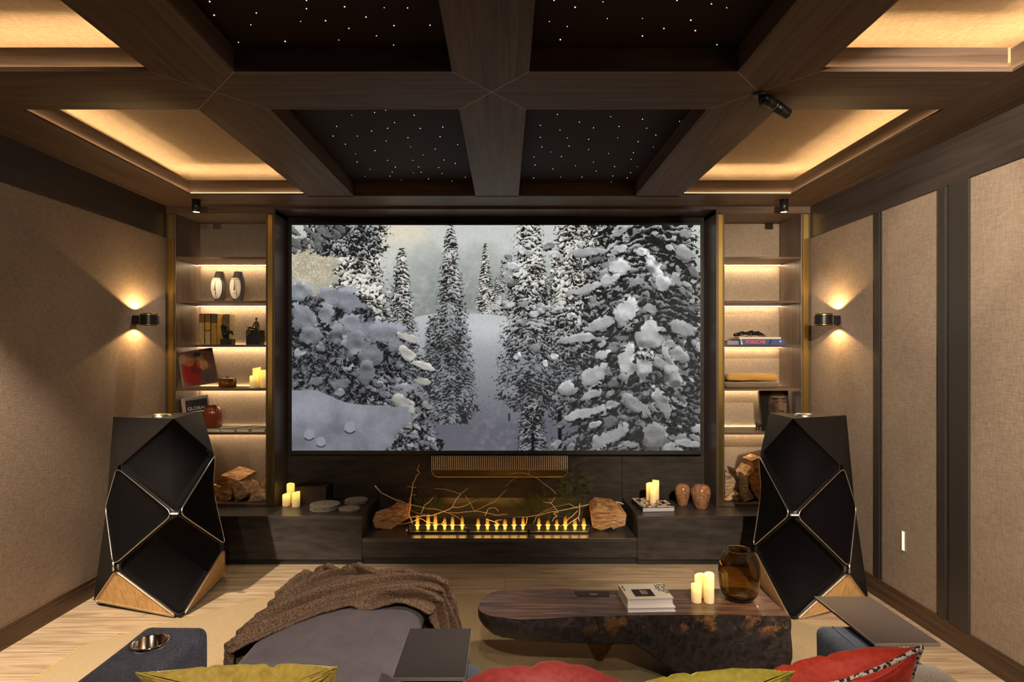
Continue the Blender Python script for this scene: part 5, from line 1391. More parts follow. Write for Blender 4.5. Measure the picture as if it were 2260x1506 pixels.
rv.children[0].data.materials[0].node_tree.nodes['Principled BSDF'].inputs['Transmission Weight'].default_value = 0.45

# ================================================================ things in the right bookcase
# two stacked books, PORSCHE spine, black lizard
Yp = 4.79; s = FP/Yp; x0, x1 = (1634-VX)/s, (1732-VX)/s
k1 = book(x0-0.0, x1, Yp, Yp+0.24, z3, z3+0.046, plain('spine_blue', (0.045, 0.075, 0.22), 0.4), 'blue spined car book with orange PORSCHE letters under the lizard', 0.0, spine='y0', group='books under the lizard', pages=(0.6, 0.58, 0.6))
text_obj('title_text', 'PORSCHE', 0.040, Matrix.Translation((x0+0.045, Yp-0.0008, z3+0.009)) @ UPR, plain('orange_ink', (0.85, 0.13, 0.015), 0.4), k1, sx=0.92)
MB().add([(x0+0.005, Yp-0.0006, z3+0.002), (x0+0.02, Yp-0.0006, z3+0.002), (x0+0.008, Yp-0.0006, z3+0.044), (x0+0.002, Yp-0.0006, z3+0.044)], [(0, 1, 2, 3)]).build('spine_stripe', plain('silver_ink', (0.5, 0.5, 0.55), 0.4), k1)
MB().add([(x0+0.225, Yp-0.0006, z3+0.002), (x0+0.245, Yp-0.0006, z3+0.002), (x0+0.262, Yp-0.0006, z3+0.044), (x0+0.242, Yp-0.0006, z3+0.044)], [(0, 1, 2, 3)]).build('spine_stripe', plain('dark_ink', (0.02, 0.03, 0.08), 0.4), k1)
xform(MB().lathe([(0.009, 0), (0.009, 0.0008)], 0, 0, 0, n=5), Matrix.Translation((x1-0.035, Yp-0.0001, z3+0.026)) @ Matrix.Rotation(PI/2, 4, 'X')).build('spine_emblem', plain('pink_ink', (0.75, 0.55, 0.6), 0.4), k1)
k2 = book(x0-0.012, x1-0.03, Yp+0.004, Yp+0.24, z3+0.0465, z3+0.062, plain('cover_cream', (0.60, 0.52, 0.42), 0.5), 'thin cream book between the blue car book and the lizard', 0.02, spine='y0', group='books under the lizard')
k3 = book((1607-VX)/s, (1632-VX)/s, Yp+0.02, Yp+0.24, z3, z3+0.034, plain('cover_slate', (0.20, 0.20, 0.24), 0.5), 'small grey book left of the blue car book', 0.0, spine='y0', group='books under the lizard')
lz = empty('lizard_sculpture', ((1680-VX)/s, Yp+0.10, z3+0.063), 'black lizard like sculpture lying on the stacked books', 'sculpture')
L_ = lambda px, py, dy=0.1: ((px-VX)/s, Yp+dy, z3+0.063+(745.5-py)/s)
capsules([(L_(1633, 740), L_(1650, 736), .016, .020), (L_(1650, 736), L_(1666, 737), .013, .016), (L_(1666, 737), L_(1684, 736), .018, .020), (L_(1684, 736), L_(1696, 739), .016, .007), (L_(1696, 739), L_(1702, 744), .006, .003),
          (L_(1652, 735), L_(1640, 742, .05), .006, .004), (L_(1668, 738), L_(1664, 743, .05), .007, .005), (L_(1680, 738), L_(1684, 743, .05), .007, .005), (L_(1688, 738), L_(1692, 744, .06), .005, .004), (L_(1660, 734), L_(1672, 731), .006, .007)], 'body', plain('lizard_black', (0.008, 0.008, 0.008), 0.3, 0.3), lz)
# folded throws
def folded(x0_, x1_, y0_, y1_, z, h, mat, label, seed):
    rs = seed*3.3
    def dp(p, n): return n*(noise.noise(Vector((p.x*9+rs, p.y*9, p.z*30)))*0.006 + noise.noise(Vector((p.x*3+rs, 0, p.z*60)))*0.003)
    o = soft_box(x0_, x1_, y0_, y1_, z+0.003, z+h, h*0.42, 26, dp).build('folded_throw', mat)
    return tag(o, label, 'blanket', 'folded throws on the shelf')
Yt = 4.76; s = FP/Yt
folded((1601-VX)/s, (1722-VX)/s, Yt, Yt+0.26, z2, 0.052, plain('throw_taupe', (0.14, 0.10, 0.06), 0.95, bump=0.6, bscale=260, sheen=0.2), 'grey brown folded throw at the bottom of the shelf pair', 1)
folded((1606-VX)/s, (1720-VX)/s, Yt+0.005, Yt+0.26, z2+0.055, 0.058, plain('throw_ochre', (0.42, 0.22, 0.035), 0.95, bump=0.6, bscale=260, sheen=0.2), 'ochre folded throw on top of the grey brown one', 2)
# portrait book standing on the lowest shelf
def cover_face():
    h, w_ = 200, 170; yy, xx = np.mgrid[0:h, 0:w_]/1.0; u = xx/w_; v = yy/h; a = vnoise(h, w_, 30, 4, 71)
    img = np.ones((h, w_, 3))*np.array([0.012, 0.010, 0.010])
    def b(cx, cy, rx, ry, col, k=2.5, al=1.0):
        m = (np.clip((1-((u-cx)/rx)**2-((v-cy)/ry)**2)*k, 0, 1)*al)[..., None]; img[:] = img*(1-m)+np.array(col)*m
    b(.58, .50, .34, .62, (.30, .21, .15)); b(.74, .30, .18, .34, (.42, .32, .24)); b(.40, .55, .14, .3, (.16, .10, .07), 2, .8)
    b(.62, .10, .26, .12, (.44, .34, .26), 1.5, .8)
    b(.52, .20, .15, .022, (.03, .02, .015), 3); b(.83, .20, .11, .022, (.03, .02, .015), 3)
    b(.54, .275, .10, .03, (.05, .03, .02), 3); b(.54, .272, .06, .016, (.45, .38, .32), 4); b(.545, .272, .022, .018, (.02, .01, .01), 4)
    b(.84, .275, .08, .03, (.05, .03, .02), 3); b(.84, .272, .05, .016, (.42, .36, .30), 4); b(.835, .272, .02, .018, (.02, .01, .01), 4)
    b(.71, .40, .035, .16, (.46, .35, .27), 2, .7); b(.64, .50, .03, .03, (.06, .04, .03), 2); b(.74, .515, .08, .03, (.05, .03, .02), 1.5, .8)
    b(.70, .66, .12, .025, (.16, .08, .06), 2)
    img[u < .13] *= 0.2
    return img*(0.85+0.3*a)[..., None]
Yq = 4.83; s = FP/Yq; w2 = 66/s; hq = 0.345
pb = empty('portrait_book', ((1716-VX)/s, Yq, z1), 'large book with a close up face photo propped behind the right speaker', 'book')
Mq = Matrix.Translation(((1681-VX)/s, Yq-0.02, z1+0.0)) @ Matrix.Rotation(0.05, 4, 'Z') @ Matrix.Rotation(-0.19, 4, 'X')
hq2 = 0.33
xform(MB().box(0, w2, 0, 0.0025, 0, hq2).box(0, w2, 0.022, 0.0245, 0, hq2).box(0, 0.0025, 0, 0.0245, 0, hq2), Mq).build('cover', plain('cover_blackish', (0.012, 0.011, 0.011), 0.35), pb)
xform(MB().box(0.0025, w2-0.003, 0.0025, 0.022, 0.003, hq2-0.003), Mq).build('pages', page_mat((0.7, 0.66, 0.6)), pb)
iq = Mq.inverted()
xform(MB().quad((0.001, -0.0006, 0.001), (w2-0.001, -0.0006, 0.001), (w2-0.001, -0.0006, hq2-0.001), (0.001, -0.0006, hq2-0.001)), Mq).build('cover_print', image_mat('face_cover', cover_face(), rough=0.3, spec=0.5), pb, uvfn=lambda v: ((iq @ v).x/w2, (iq @ v).z/hq2))
s = FP/4.77
eb = empty('elephant_figurine', ((1674-VX)/s, 4.78, z1), 'tiny black animal figurine beside the portrait book', 'sculpture')
E_ = lambda px, py, dy=0.0: ((px-VX)/s, 4.78+dy, z1+(955-py)/s)
capsules([(E_(1674, 941), E_(1680, 941), .016, .015), (E_(1672, 938), E_(1671, 934), .012, .008), (E_(1671, 942), E_(1670, 951.5), .007, .006), (E_(1676, 945), E_(1676, 951.5), .007, .006), (E_(1682, 943), E_(1683, 951.5), .007, .006)], 'body', M['black'], eb)
# ================================================================ rug, coffee table, sofa, foreground
def rug_mat():
    m, nt, b = newmat('ribbed_rug')
    tc = N(nt, 'ShaderNodeTexCoord'); wv = N(nt, 'ShaderNodeTexWave'); wv.bands_direction = 'X'
    wv.inputs['Scale'].default_value = 42; wv.inputs['Distortion'].default_value = 0.6; wv.inputs['Detail'].default_value = 2; wv.inputs['Detail Scale'].default_value = 4
    nt.links.new(tc.outputs['Object'], wv.inputs['Vector'])
    nz = N(nt, 'ShaderNodeTexNoise'); nz.inputs['Scale'].default_value = 160; nt.links.new(tc.outputs['Object'], nz.inputs['Vector'])
    a = N(nt, 'ShaderNodeMath', operation='MULTIPLY_ADD'); a.inputs[1].default_value = 0.6
    nt.links.new(wv.outputs['Fac'], a.inputs[0]); nt.links.new(nz.outputs[0], a.inputs[2])
    r = ramp(nt, [(0.35, (0.21, 0.145, 0.075)), (0.9, (0.36, 0.265, 0.155))]); nt.links.new(a.outputs[0], r.inputs[0]); nt.links.new(r.outputs[0], b.inputs['Base Color'])
    b.inputs['Roughness'].default_value = 0.95; b.inputs['Specular IOR Level'].default_value = 0.1
    bp = N(nt, 'ShaderNodeBump'); bp.inputs['Strength'].default_value = 0.6; bp.inputs['Distance'].default_value = 0.004
    nt.links.new(a.outputs[0], bp.inputs['Height']); nt.links.new(bp.outputs[0], b.inputs['Normal'])
    return m
RY = 3.905
rp_ = [(-1.50, RY), (1.30, RY), (1.86, 3.38), (1.86, 0.4), (-2.30, 0.4), (-2.30, 3.20)]
rg = empty('rug', (0, 2.4, 0), 'large ribbed beige rug with cut corners under the sofa and coffee table', 'rug')
MB().prism(rp_, 0.0005, 0.007).build('pile', rug_mat(), rg)
ed = MB(); n = len(rp_); cxr, cyr = 0, 2.2
for i in range(n):
    a, b = Vector((*rp_[i], 0)), Vector((*rp_[(i+1) % n], 0)); d = (b-a).normalized(); nn = Vector((d.y, -d.x, 0))
    if nn.dot(Vector((cxr, cyr, 0))-a) < 0: nn = -nn
    ed.add([(a.x, a.y, .0005), (b.x, b.y, .0005), (b.x-nn.x*.012, b.y-nn.y*.012, .0005), (a.x-nn.x*.012, a.y-nn.y*.012, .0005), (a.x, a.y, .008), (b.x, b.y, .008), (b.x-nn.x*.012, b.y-nn.y*.012, .006), (a.x-nn.x*.012, a.y-nn.y*.012, .006)],
           [(4, 5, 6, 7), (3, 2, 6, 7), (0, 1, 5, 4)])
ed.build('gold_edging', plain('gold_edging', (0.55, 0.38, 0.10), 0.45, 0.3), rg)

# coffee table -----------------------------------------------------
ZT_ = 0.36
tb = empty('coffee_table', (0.65, 2.95, 0), 'low live edge dark wood coffee table with books, candles and an amber vase', 'table')
def tabletop_mat():
    m, nt, b = newmat('old_timber_top')
    tc = N(nt, 'ShaderNodeTexCoord'); mp = N(nt, 'ShaderNodeMapping'); mp.inputs['Scale'].default_value = (0.06, 1, 1)
    nz = N(nt, 'ShaderNodeTexNoise'); nz.inputs['Scale'].default_value = 42; nz.inputs['Detail'].default_value = 6; nz.inputs['Distortion'].default_value = 1.4
    nt.links.new(tc.outputs['Object'], mp.inputs[0]); nt.links.new(mp.outputs[0], nz.inputs['Vector'])
    r = ramp(nt, [(0.30, (0.028, 0.014, 0.009)), (0.48, (0.085, 0.042, 0.026)), (0.60, (0.14, 0.072, 0.042)), (0.78, (0.20, 0.115, 0.065))])
    nt.links.new(nz.outputs[0], r.inputs[0]); nt.links.new(r.outputs[0], b.inputs['Base Color'])
    b.inputs['Roughness'].default_value = 0.32; b.inputs['Coat Weight'].default_value = 0.15
    bp = N(nt, 'ShaderNodeBump'); bp.inputs['Strength'].default_value = 0.15; bp.inputs['Distance'].default_value = 0.003
    nt.links.new(nz.outputs[0], bp.inputs['Height']); nt.links.new(bp.outputs[0], b.inputs['Normal'])
    return m
def bark_mat():
    m, nt, b = newmat('charred_edge')
    tc = N(nt, 'ShaderNodeTexCoord'); nz = N(nt, 'ShaderNodeTexNoise'); nz.inputs['Scale'].default_value = 30; nz.inputs['Detail'].default_value = 8; nz.inputs['Distortion'].default_value = 1.0
    nt.links.new(tc.outputs['Object'], nz.inputs['Vector'])
    n2 = N(nt, 'ShaderNodeTexNoise'); n2.inputs['Scale'].default_value = 11; n2.inputs['Detail'].default_value = 7; n2.inputs['Roughness'].default_value = 0.75; nt.links.new(tc.outputs['Object'], n2.inputs['Vector'])
    r = ramp(nt, [(0.35, (0.006, 0.0045, 0.005)), (0.65, (0.026, 0.019, 0.020))]); nt.links.new(nz.outputs[0], r.inputs[0])
    # ochre lichen patches only in the upper band of the face, towards the right
    sep = N(nt, 'ShaderNodeSeparateXYZ'); nt.links.new(tc.outputs['Object'], sep.inputs[0])
    rz = N(nt, 'ShaderNodeMapRange'); rz.inputs[1].default_value = 0.255; rz.inputs[2].default_value = 0.30; nt.links.new(sep.outputs[2], rz.inputs[0])
    rx = N(nt, 'ShaderNodeMapRange'); rx.inputs[1].default_value = -0.45; rx.inputs[2].default_value = 0.0; nt.links.new(sep.outputs[0], rx.inputs[0])
    rr = ramp(nt, [(0.52, (0, 0, 0)), (0.60, (0.9, 0.9, 0.9))]); nt.links.new(n2.outputs[0], rr.inputs[0])
    m1 = N(nt, 'ShaderNodeMath', operation='MULTIPLY'); nt.links.new(rz.outputs[0], m1.inputs[0]); nt.links.new(rx.outputs[0], m1.inputs[1])
    m2 = N(nt, 'ShaderNodeMath', operation='MULTIPLY'); nt.links.new(m1.outputs[0], m2.inputs[0]); nt.links.new(rr.outputs[0], m2.inputs[1])
    oc = ramp(nt, [(0.35, (0.20, 0.11, 0.02)), (0.6, (0.15, 0.06, 0.025))]); nt.links.new(nz.outputs[0], oc.inputs[0])
    mx = N(nt, 'ShaderNodeMix', data_type='RGBA'); nt.links.new(m2.outputs[0], mx.inputs[0]); nt.links.new(r.outputs[0], mx.inputs[6]); nt.links.new(oc.outputs[0], mx.inputs[7])
    nt.links.new(mx.outputs[2], b.inputs['Base Color'])
    b.inputs['Roughness'].default_value = 0.42
    bp = N(nt, 'ShaderNodeBump'); bp.inputs['Strength'].default_value = 0.6; bp.inputs['Distance'].default_value = 0.006
    nt.links.new(nz.outputs[0], bp.inputs['Height']); nt.links.new(bp.outputs[0], b.inputs['Normal'])
    return m
top_px = [(1056,1338),(1062,1325),(1078,1312),(1100,1303.5),(1130,1300.5),(1200,1301),(1300,1303),(1400,1305),(1500,1301.5),(1600,1300),(1678,1300),(1712,1334),(1745,1361),(1600,1358.5),(1500,1358),(1400,1359),(1330,1361),(1262,1362),(1200,1366.5),(1150,1368),(1120,1365.5),(1085,1361),(1065,1354),(1057,1346)]
top = [PZ(a, b, ZT_) for a, b in top_px]
def resample(pts, step):
    out = []
    n = len(pts)
    for i in range(n):
        a, b = pts[i], pts[(i+1) % n]; k = max(1, int((b-a).length/step))
        for j in range(k): out.append(a.lerp(b, j/k))
    return out
TP = resample(top, 0.02); nT = len(TP); cT = sum(TP, Vector())/nT
# underside height along x : thin at the left, sweeping down to the floor at the right
def under(x):
    if x < 0.10: return 0.245
    if x < 0.62: return 0.245 - 0.02*((x-0.10)/0.52)
    if x < 0.98:
        t = (x-0.62)/0.36; return 0.225*(1-t)**1.35 + 0.008*t
    return 0.008
K = 9; vs = []; fs = []
front_top = min(p.y for p in TP)
for k in range(K+1):
    t = k/K
    for i, p in enumerate(TP):
        zb_ = under(p.x); z = ZT_ + (zb_-ZT_)*t
        q = cT + (p-cT)*1.0; rad = Vector((p.x-cT.x, (p.y-cT.y)*3, 0)).normalized()
        off = 0.0
        leftness = max(0, min(1, (0.35-p.x)/0.4))
        off -= leftness*0.06*(t**2.2)                      # rounded underside at the left end
        off += 0.006*math.sin(PI*min(1, t*1.3))
        if k > 0:
            off += (noise.noise(Vector((p.x*14, p.y*14, z*20)))*0.009 + noise.noise(Vector((p.x*45, p.y*45, z*45)))*0.003)*(1-leftness*0.8)
        if p.x > 0.25 and t > 0.34 and p.x < 1.0+0.2: off += 0.004
        v = Vector((p.x, p.y, z)) + Vector((rad.x, rad.y, 0))*off
        vs.append(v)
n_ = nT
for k in range(K):
    for i in range(n_):
        j = (i+1) % n_; fs.append((k*n_+i, k*n_+j, (k+1)*n_+j, (k+1)*n_+i))
fs.append(tuple(K*n_+i for i in range(n_)))
o = MB().add(vs, fs, True).build('live_edge', bark_mat(), tb)
bm = bmesh.new(); bm.from_mesh(o.data); bmesh.ops.recalc_face_normals(bm, faces=bm.faces); bm.to_mesh(o.data); bm.free()
mb = MB(); mb.add([tuple(p) for p in TP] + [tuple(cT)], [((i+1) % nT, i, nT) for i in range(nT)])
tp_o = mb.build('table_top', tabletop_mat(), tb)
for v in tp_o.data.vertices: v.co.z += 0.0006
if tp_o.data.polygons[0].normal.z < 0: tp_o.data.flip_normals()
# bare polished underside curve at the left end
leg = MB(); apx = Vector((0.488, 3.06, 0.008))
lt = [(0.33, 3.02), (0.40, 3.10), (0.55, 3.11), (0.68, 3.06), (0.62, 2.97), (0.45, 2.96)]
n6 = 6; vs = [(a, b, 0.235) for a, b in lt]; vs += [(apx.x+(a-apx.x)*0.45, apx.y+(b-apx.y)*0.5, 0.11) for a, b in lt]; vs += [(apx.x+(a-apx.x)*0.12, apx.y+(b-apx.y)*0.15, 0.008) for a, b in lt]
fs = [(k*6+i, k*6+(i+1) % 6, (k+1)*6+(i+1) % 6, (k+1)*6+i) for k in range(2) for i in range(6)] + [tuple(range(12, 18))]
leg.add(vs, fs, True); leg.build('leg', wood('leg_timber', (0.12, 0.06, 0.03), (0.28, 0.15, 0.07), 'z', 0.5), tb)
zt = ZT_ + 0.0008
c1, c2, c3, c4 = PZ(1275, 1317, zt), PZ(1345, 1317.5, zt), PZ(1345, 1307.5, zt), PZ(1268, 1306.5, zt)
ty = empty('leather_tray', ((c1+c3)/2), 'dark flat leather tray set near the back edge of the coffee table', 'tray')
MB().add([c1, c2, c3, c4] + [v+Vector((0, 0, 0.004)) for v in (c1, c2, c3, c4)], [(4, 5, 6, 7), (0, 1, 5, 4), (1, 2, 6, 5), (2, 3, 7, 6), (3, 0, 4, 7), (3, 2, 1, 0)]).build('base', plain('dark_leather', (0.030, 0.010, 0.008), 0.4), ty)
m_ = PZ(1310, 1312.5, zt+0.004)
MB().box(m_.x-0.018, m_.x+0.018, m_.y-0.006, m_.y+0.008, zt+0.0042, zt+0.0052).build('emblem', plain('emblem_grey', (0.22, 0.18, 0.15), 0.5), ty)

# books on the table
def tbook(p4, z, th, cov, label, grp, lid=None, pages=(0.80, 0.76, 0.80)):
    """four corners of the lying book: front-left, front-right, back-right, back-left (pixels) on height z+th"""
    A, B, Cc, D = [PZ(a, b, z+th) for a, b in p4]
    ctr = (A+B+Cc+D)/4; ux = ((B-A)+(Cc-D))/2; uy = ((D-A)+(Cc-B))/2; W_ = ux.length; H_ = uy.length; ang = math.atan2(ux.y, ux.x)
    r = book(ctr.x-W_/2, ctr.x+W_/2, ctr.y-H_/2, ctr.y+H_/2, z, z+th, cov, label, ang, grp, pages, name='coffee_table_book', spine='x0', th=0.0032, lid=lid)
    return r, ctr, W_, H_, ang
cwh = plain('cover_pale_cream', (0.74, 0.66, 0.54), 0.45); cw2 = plain('cover_pure_white', (0.80, 0.77, 0.76), 0.4)
g = 'white books stacked on the coffee table'
r1, ctr, W_, H_, ang = tbook([(1382,1342),(1487,1341),(1463,1297.5),(1365,1299.5)], zt, 0.022, cw2, 'lower white book of the coffee table stack', g)
r2, ctr, W_, H_, ang = tbook([(1384,1323),(1484,1320),(1463,1288.5),(1366,1290.5)], zt+0.0225, 0.036, cwh, 'upper cream book titled Design Stays on the coffee table', g)
zz = zt+0.0225+0.036+0.0008
B_ = Matrix.Translation((ctr.x, ctr.y, zz)) @ Matrix.Rotation(ang, 4, 'Z')
ph = MB().box(-W_*0.30, W_*0.12, -H_*0.36, H_*0.10, -0.0002, 0.0004); 
def cphoto():
    a = vnoise(60, 90, 18, 3, 91); yy, xx = np.mgrid[0:60, 0:90]/1.0; img = np.stack([0.12+0.10*a, 0.04+0.05*a, 0.03+0.03*a], -1)
    m = ((abs(xx-50) < 16) & (yy > 8) & (yy < 42))[..., None]; img = np.where(m, np.array([0.55, 0.50, 0.50])*(0.6+0.7*a[..., None]), img); return img
iB = Matrix.Rotation(0, 4, 'Z')
o = MB().quad((-W_*0.30, -H_*0.36, 0), (W_*0.14, -H_*0.36, 0), (W_*0.14, H_*0.12, 0), (-W_*0.30, H_*0.12, 0)).build('cover_photo', image_mat('cover_photo', cphoto(), rough=0.4), None, uvfn=lambda v: ((v.x+W_*0.30)/(W_*0.44), (v.y+H_*0.36)/(H_*0.48)))
o.parent = r2; o.matrix_basis = Matrix.Translation(Vector((ctr.x, ctr.y, zz))-wloc(r2))
ink = plain('ink_black', (0.02, 0.02, 0.02), 0.5)
for body, dx, sz in (('Design', 0.405, 0.042), ('Stays', 0.285, 0.042)):
    t_ = text_obj('title_text', body, sz, Matrix.Identity(4), ink, None, 0.0003)
    t_.parent = r2; t_.matrix_basis = Matrix.Translation(Vector((ctr.x+W_*dx, ctr.y+H_*0.44, zz))-wloc(r2)) @ Matrix.Rotation(-PI/2, 4, 'Z')
t_ = text_obj('spine_text', 'Design Stays', 0.014, Matrix.Identity(4), ink, None, 0.0003)
t_.parent = r2; t_.matrix_basis = Matrix.Translation(Vector((ctr.x-W_*0.46, ctr.y+H_*0.42, zz))-wloc(r2)) @ Matrix.Rotation(-PI/2, 4, 'Z')
g = 'led candles on the coffee table'
candle_px(1525.5, 1548, 1334, 1288, zt, 0, 'shortest front left glowing candle on the coffee table', g, 12)
candle_px(1533, 1554, 1322, 1269, zt, 0, 'glowing candle at the back of the coffee table trio, half hidden', g, 13)
candle_px(1553.5, 1576, 1335, 1268, zt, 0, 'tall front right glowing candle next to the big amber vase', g, 14)
# amber glass vase
base = PZ(1631, 1331, zt); y = base.y + 0.045; s = FP/y; xv = (1631-VX)/s; Rv = 43.5/s; Hv = (CZ-(1211-VY)/s)-zt
vz = empty('glass_vase', (xv, y, zt), 'big smoky amber glass vase at the right end of the coffee table', 'vase')
out = [(0.42, 0), (0.62, 0.02), (0.82, 0.10), (0.94, 0.22), (1.0, 0.40), (1.0, 0.58), (0.94, 0.74), (0.82, 0.87), (0.66, 0.95), (0.54, 0.975), (0.55, 1.0)]
inn = [(0.50, 0.995), (0.50, 0.965), (0.64, 0.925), (0.79, 0.85), (0.905, 0.73), (0.96, 0.58), (0.96, 0.40), (0.90, 0.23), (0.78, 0.12), (0.5, 0.06), (0.005, 0.05)]
def sm(pr, m=3):
    o_ = []
    for i in range(len(pr)-1):
        p0 = pr[max(0, i-1)]; p1 = pr[i]; p2 = pr[i+1]; p3 = pr[min(len(pr)-1, i+2)]
        for j in range(m):
            t = j/m; f = lambda a, b, c_, d: 0.5*((2*b)+(-a+c_)*t+(2*a-5*b+4*c_-d)*t*t+(-a+3*b-3*c_+d)*t**3)
            o_.append((f(p0[0], p1[0], p2[0], p3[0]), f(p0[1], p1[1], p2[1], p3[1])))
    o_.append(pr[-1]); return o_
gm = glass('smoky_amber', (0.52, 0.36, 0.15), 0.0, 1.45)
nt = gm.node_tree; 
MB().lathe([(max(0.001, Rv*a), Hv*b) for a, b in sm(out)+sm(inn)], xv, y, zt, n=64, capt=False).build('body', gm, vz)

# ================================================================ sofa
def velvet(name, c1, c2, scale=240, sheen=0.35):
    m, nt, b = newmat(name)
    tc = N(nt, 'ShaderNodeTexCoord'); nz = N(nt, 'ShaderNodeTexNoise'); nz.inputs['Scale'].default_value = scale; nz.inputs['Detail'].default_value = 3
    n2 = N(nt, 'ShaderNodeTexNoise'); n2.inputs['Scale'].default_value = 7; n2.inputs['Detail'].default_value = 5; n2.inputs['Distortion'].default_value = 1.0
    nt.links.new(tc.outputs['Object'], nz.inputs['Vector']); nt.links.new(tc.outputs['Object'], n2.inputs['Vector'])
    a = N(nt, 'ShaderNodeMath', operation='MULTIPLY_ADD'); a.inputs[1].default_value = 0.8; nt.links.new(nz.outputs[0], a.inputs[0])
    h = N(nt, 'ShaderNodeMath', operation='MULTIPLY'); h.inputs[1].default_value = 0.5; nt.links.new(n2.outputs[0], h.inputs[0]); nt.links.new(h.outputs[0], a.inputs[2])
    r = ramp(nt, [(0.45, c1), (0.85, c2)]); nt.links.new(a.outputs[0], r.inputs[0]); nt.links.new(r.outputs[0], b.inputs['Base Color'])
    b.inputs['Roughness'].default_value = 0.8; b.inputs['Specular IOR Level'].default_value = 0.2
    b.inputs['Sheen Weight'].default_value = sheen; b.inputs['Sheen Roughness'].default_value = 0.4; b.inputs['Sheen Tint'].default_value = (*[min(1, c*3) for c in c2], 1)
    bp = N(nt, 'ShaderNodeBump'); bp.inputs['Strength'].default_value = 0.5; bp.inputs['Distance'].default_value = 0.003
    nt.links.new(a.outputs[0], bp.inputs['Height']); nt.links.new(bp.outputs[0], b.inputs['Normal'])
    return m
M['navy'] = velvet('navy_chenille', (0.028, 0.030, 0.048), (0.115, 0.118, 0.165), 150)
M['mauve'] = velvet('mauve_grey_velvet', (0.105, 0.093, 0.118), (0.205, 0.182, 0.215), 300)
M['steel'] = velvet('steel_blue_velvet', (0.040, 0.048, 0.068), (0.10, 0.115, 0.15), 200)
so = empty('sofa', (0.0, 1.7, 0), 'dark blue grey velvet sofa with a chaise, its cushions cropped by the bottom edge', 'sofa')
def wob(seed, a=0.004):
    return lambda p, n: n*(noise.noise(Vector((p.x*6+seed, p.y*6, p.z*6)))*a)
# left armrest with a hole for the cup holder: the holder ring sits on it
al = soft_box(-1.325, -1.087, 1.0, 2.175, 0.09, 0.60, 0.035, 30, wob(1)).build('armrest', M['navy'], so)
cc = Vector((-1.222, 2.03, 0.60)); R0 = 0.053
kn = MB().lathe([(R0, -0.12), (R0, 0.20)], cc.x, cc.y, cc.z, n=40).build('cutter', M['alu'], so)
bo = al.modifiers.new('hole', 'BOOLEAN'); bo.object = kn; bo.operation = 'DIFFERENCE'; bo.solver = 'EXACT'
bpy.context.view_layer.update()
dg = bpy.context.evaluated_depsgraph_get(); me = bpy.data.meshes.new_from_object(al.evaluated_get(dg)); al.modifiers.clear(); al.data = me
bpy.data.objects.remove(kn)
for pl in me.polygons: pl.use_smooth = True
MB().lathe([(R0-0.001, 0.002), (R0+0.006, 0.003), (R0+0.007, 0.006), (R0+0.003, 0.008), (R0-0.002, 0.005), (R0-0.003, -0.10), (0.001, -0.105)], cc.x, cc.y, cc.z, n=48, capb=False, capt=False).build('cup_holder', plain('chrome_ring', (0.75, 0.66, 0.58), 0.12, 1.0), so)
soft_box(-0.335, -0.070, 1.0, 1.935, 0.09, 0.60, 0.05, 24, wob(2)).build('armrest', M['steel'], so)
ar = soft_box(1.138, 1.36, 1.0, 2.175, 0.09, 0.60, 0.030, 24, wob(3)).build('armrest', M['steel'], so)
# piping along the arm's long edge
MB().tube([(1.136+0.058, yv, 0.6015) for yv in [1.85+0.03*i for i in range(11)]], 0.0022, 6).build('seam', plain('seam_steel', (0.10, 0.11, 0.14), 0.8), ar)
# chaise cushion, bulged, with a crosswise seam
def chaise_disp(p, n):
    if n.z < 0.3: return n*noise.noise(p*5)*0.004
    u = (p.x+0.69)/0.33; v = (p.y-2.15)/0.80
    b = 0.050*max(0, 1-u*u)**0.8*max(0.0, 1-abs(v)**4)
    d = math.exp(-((p.y-(2.13-0.05*u*u))/0.010)**2)*0.006
    return Vector((0, 0, b - d)) + n*noise.noise(p*4)*0.004
soft_box(-1.02, -0.375, 1.30, 2.93, 0.30, 0.445, 0.06, 90, chaise_disp).build('chaise_cushion', M['mauve'], so)
soft_box(-1.01, -0.385, 1.30, 2.90, 0.08, 0.32, 0.03, 14).build('chaise_base', M['steel'], so)
soft_box(-0.065, 1.132, 1.30, 2.10, 0.30, 0.45, 0.05, 30, wob(5, .008)).build('seat_cushion', M['steel'], so)
soft_box(-0.065, 1.132, 1.30, 2.06, 0.08, 0.31, 0.03, 12).build('seat_base', M['steel'], so)
soft_box(-1.32, 1.36, 0.98, 1.26, 0.10, 0.70, 0.06, 20).build('backrest', M['steel'], so)
for (x, y) in ((-1.25, 1.05), (1.28, 1.05), (-1.25, 2.10), (1.28, 2.10), (-0.95, 2.82), (-0.45, 2.82)):
    MB().lathe([(0.02, 0.0085), (0.025, 0.09)], x, y, 0, n=14).build('leg', M['black'], so)
# light boucle throw over the end of the right arm
bt = soft_box(1.126, 1.372, 1.0, 1.885, 0.46, 0.612, 0.02, 40, lambda p, n: n*(noise.noise(p*70)*0.0025 + noise.noise(p*20)*0.002)).build('boucle_throw', plain('boucle_pale', (0.42, 0.37, 0.33), 0.95, bump=0.8, bscale=180, var=0.2))
tag(bt, 'pale grey boucle throw over the right arm of the sofa behind the red cushion', 'blanket')

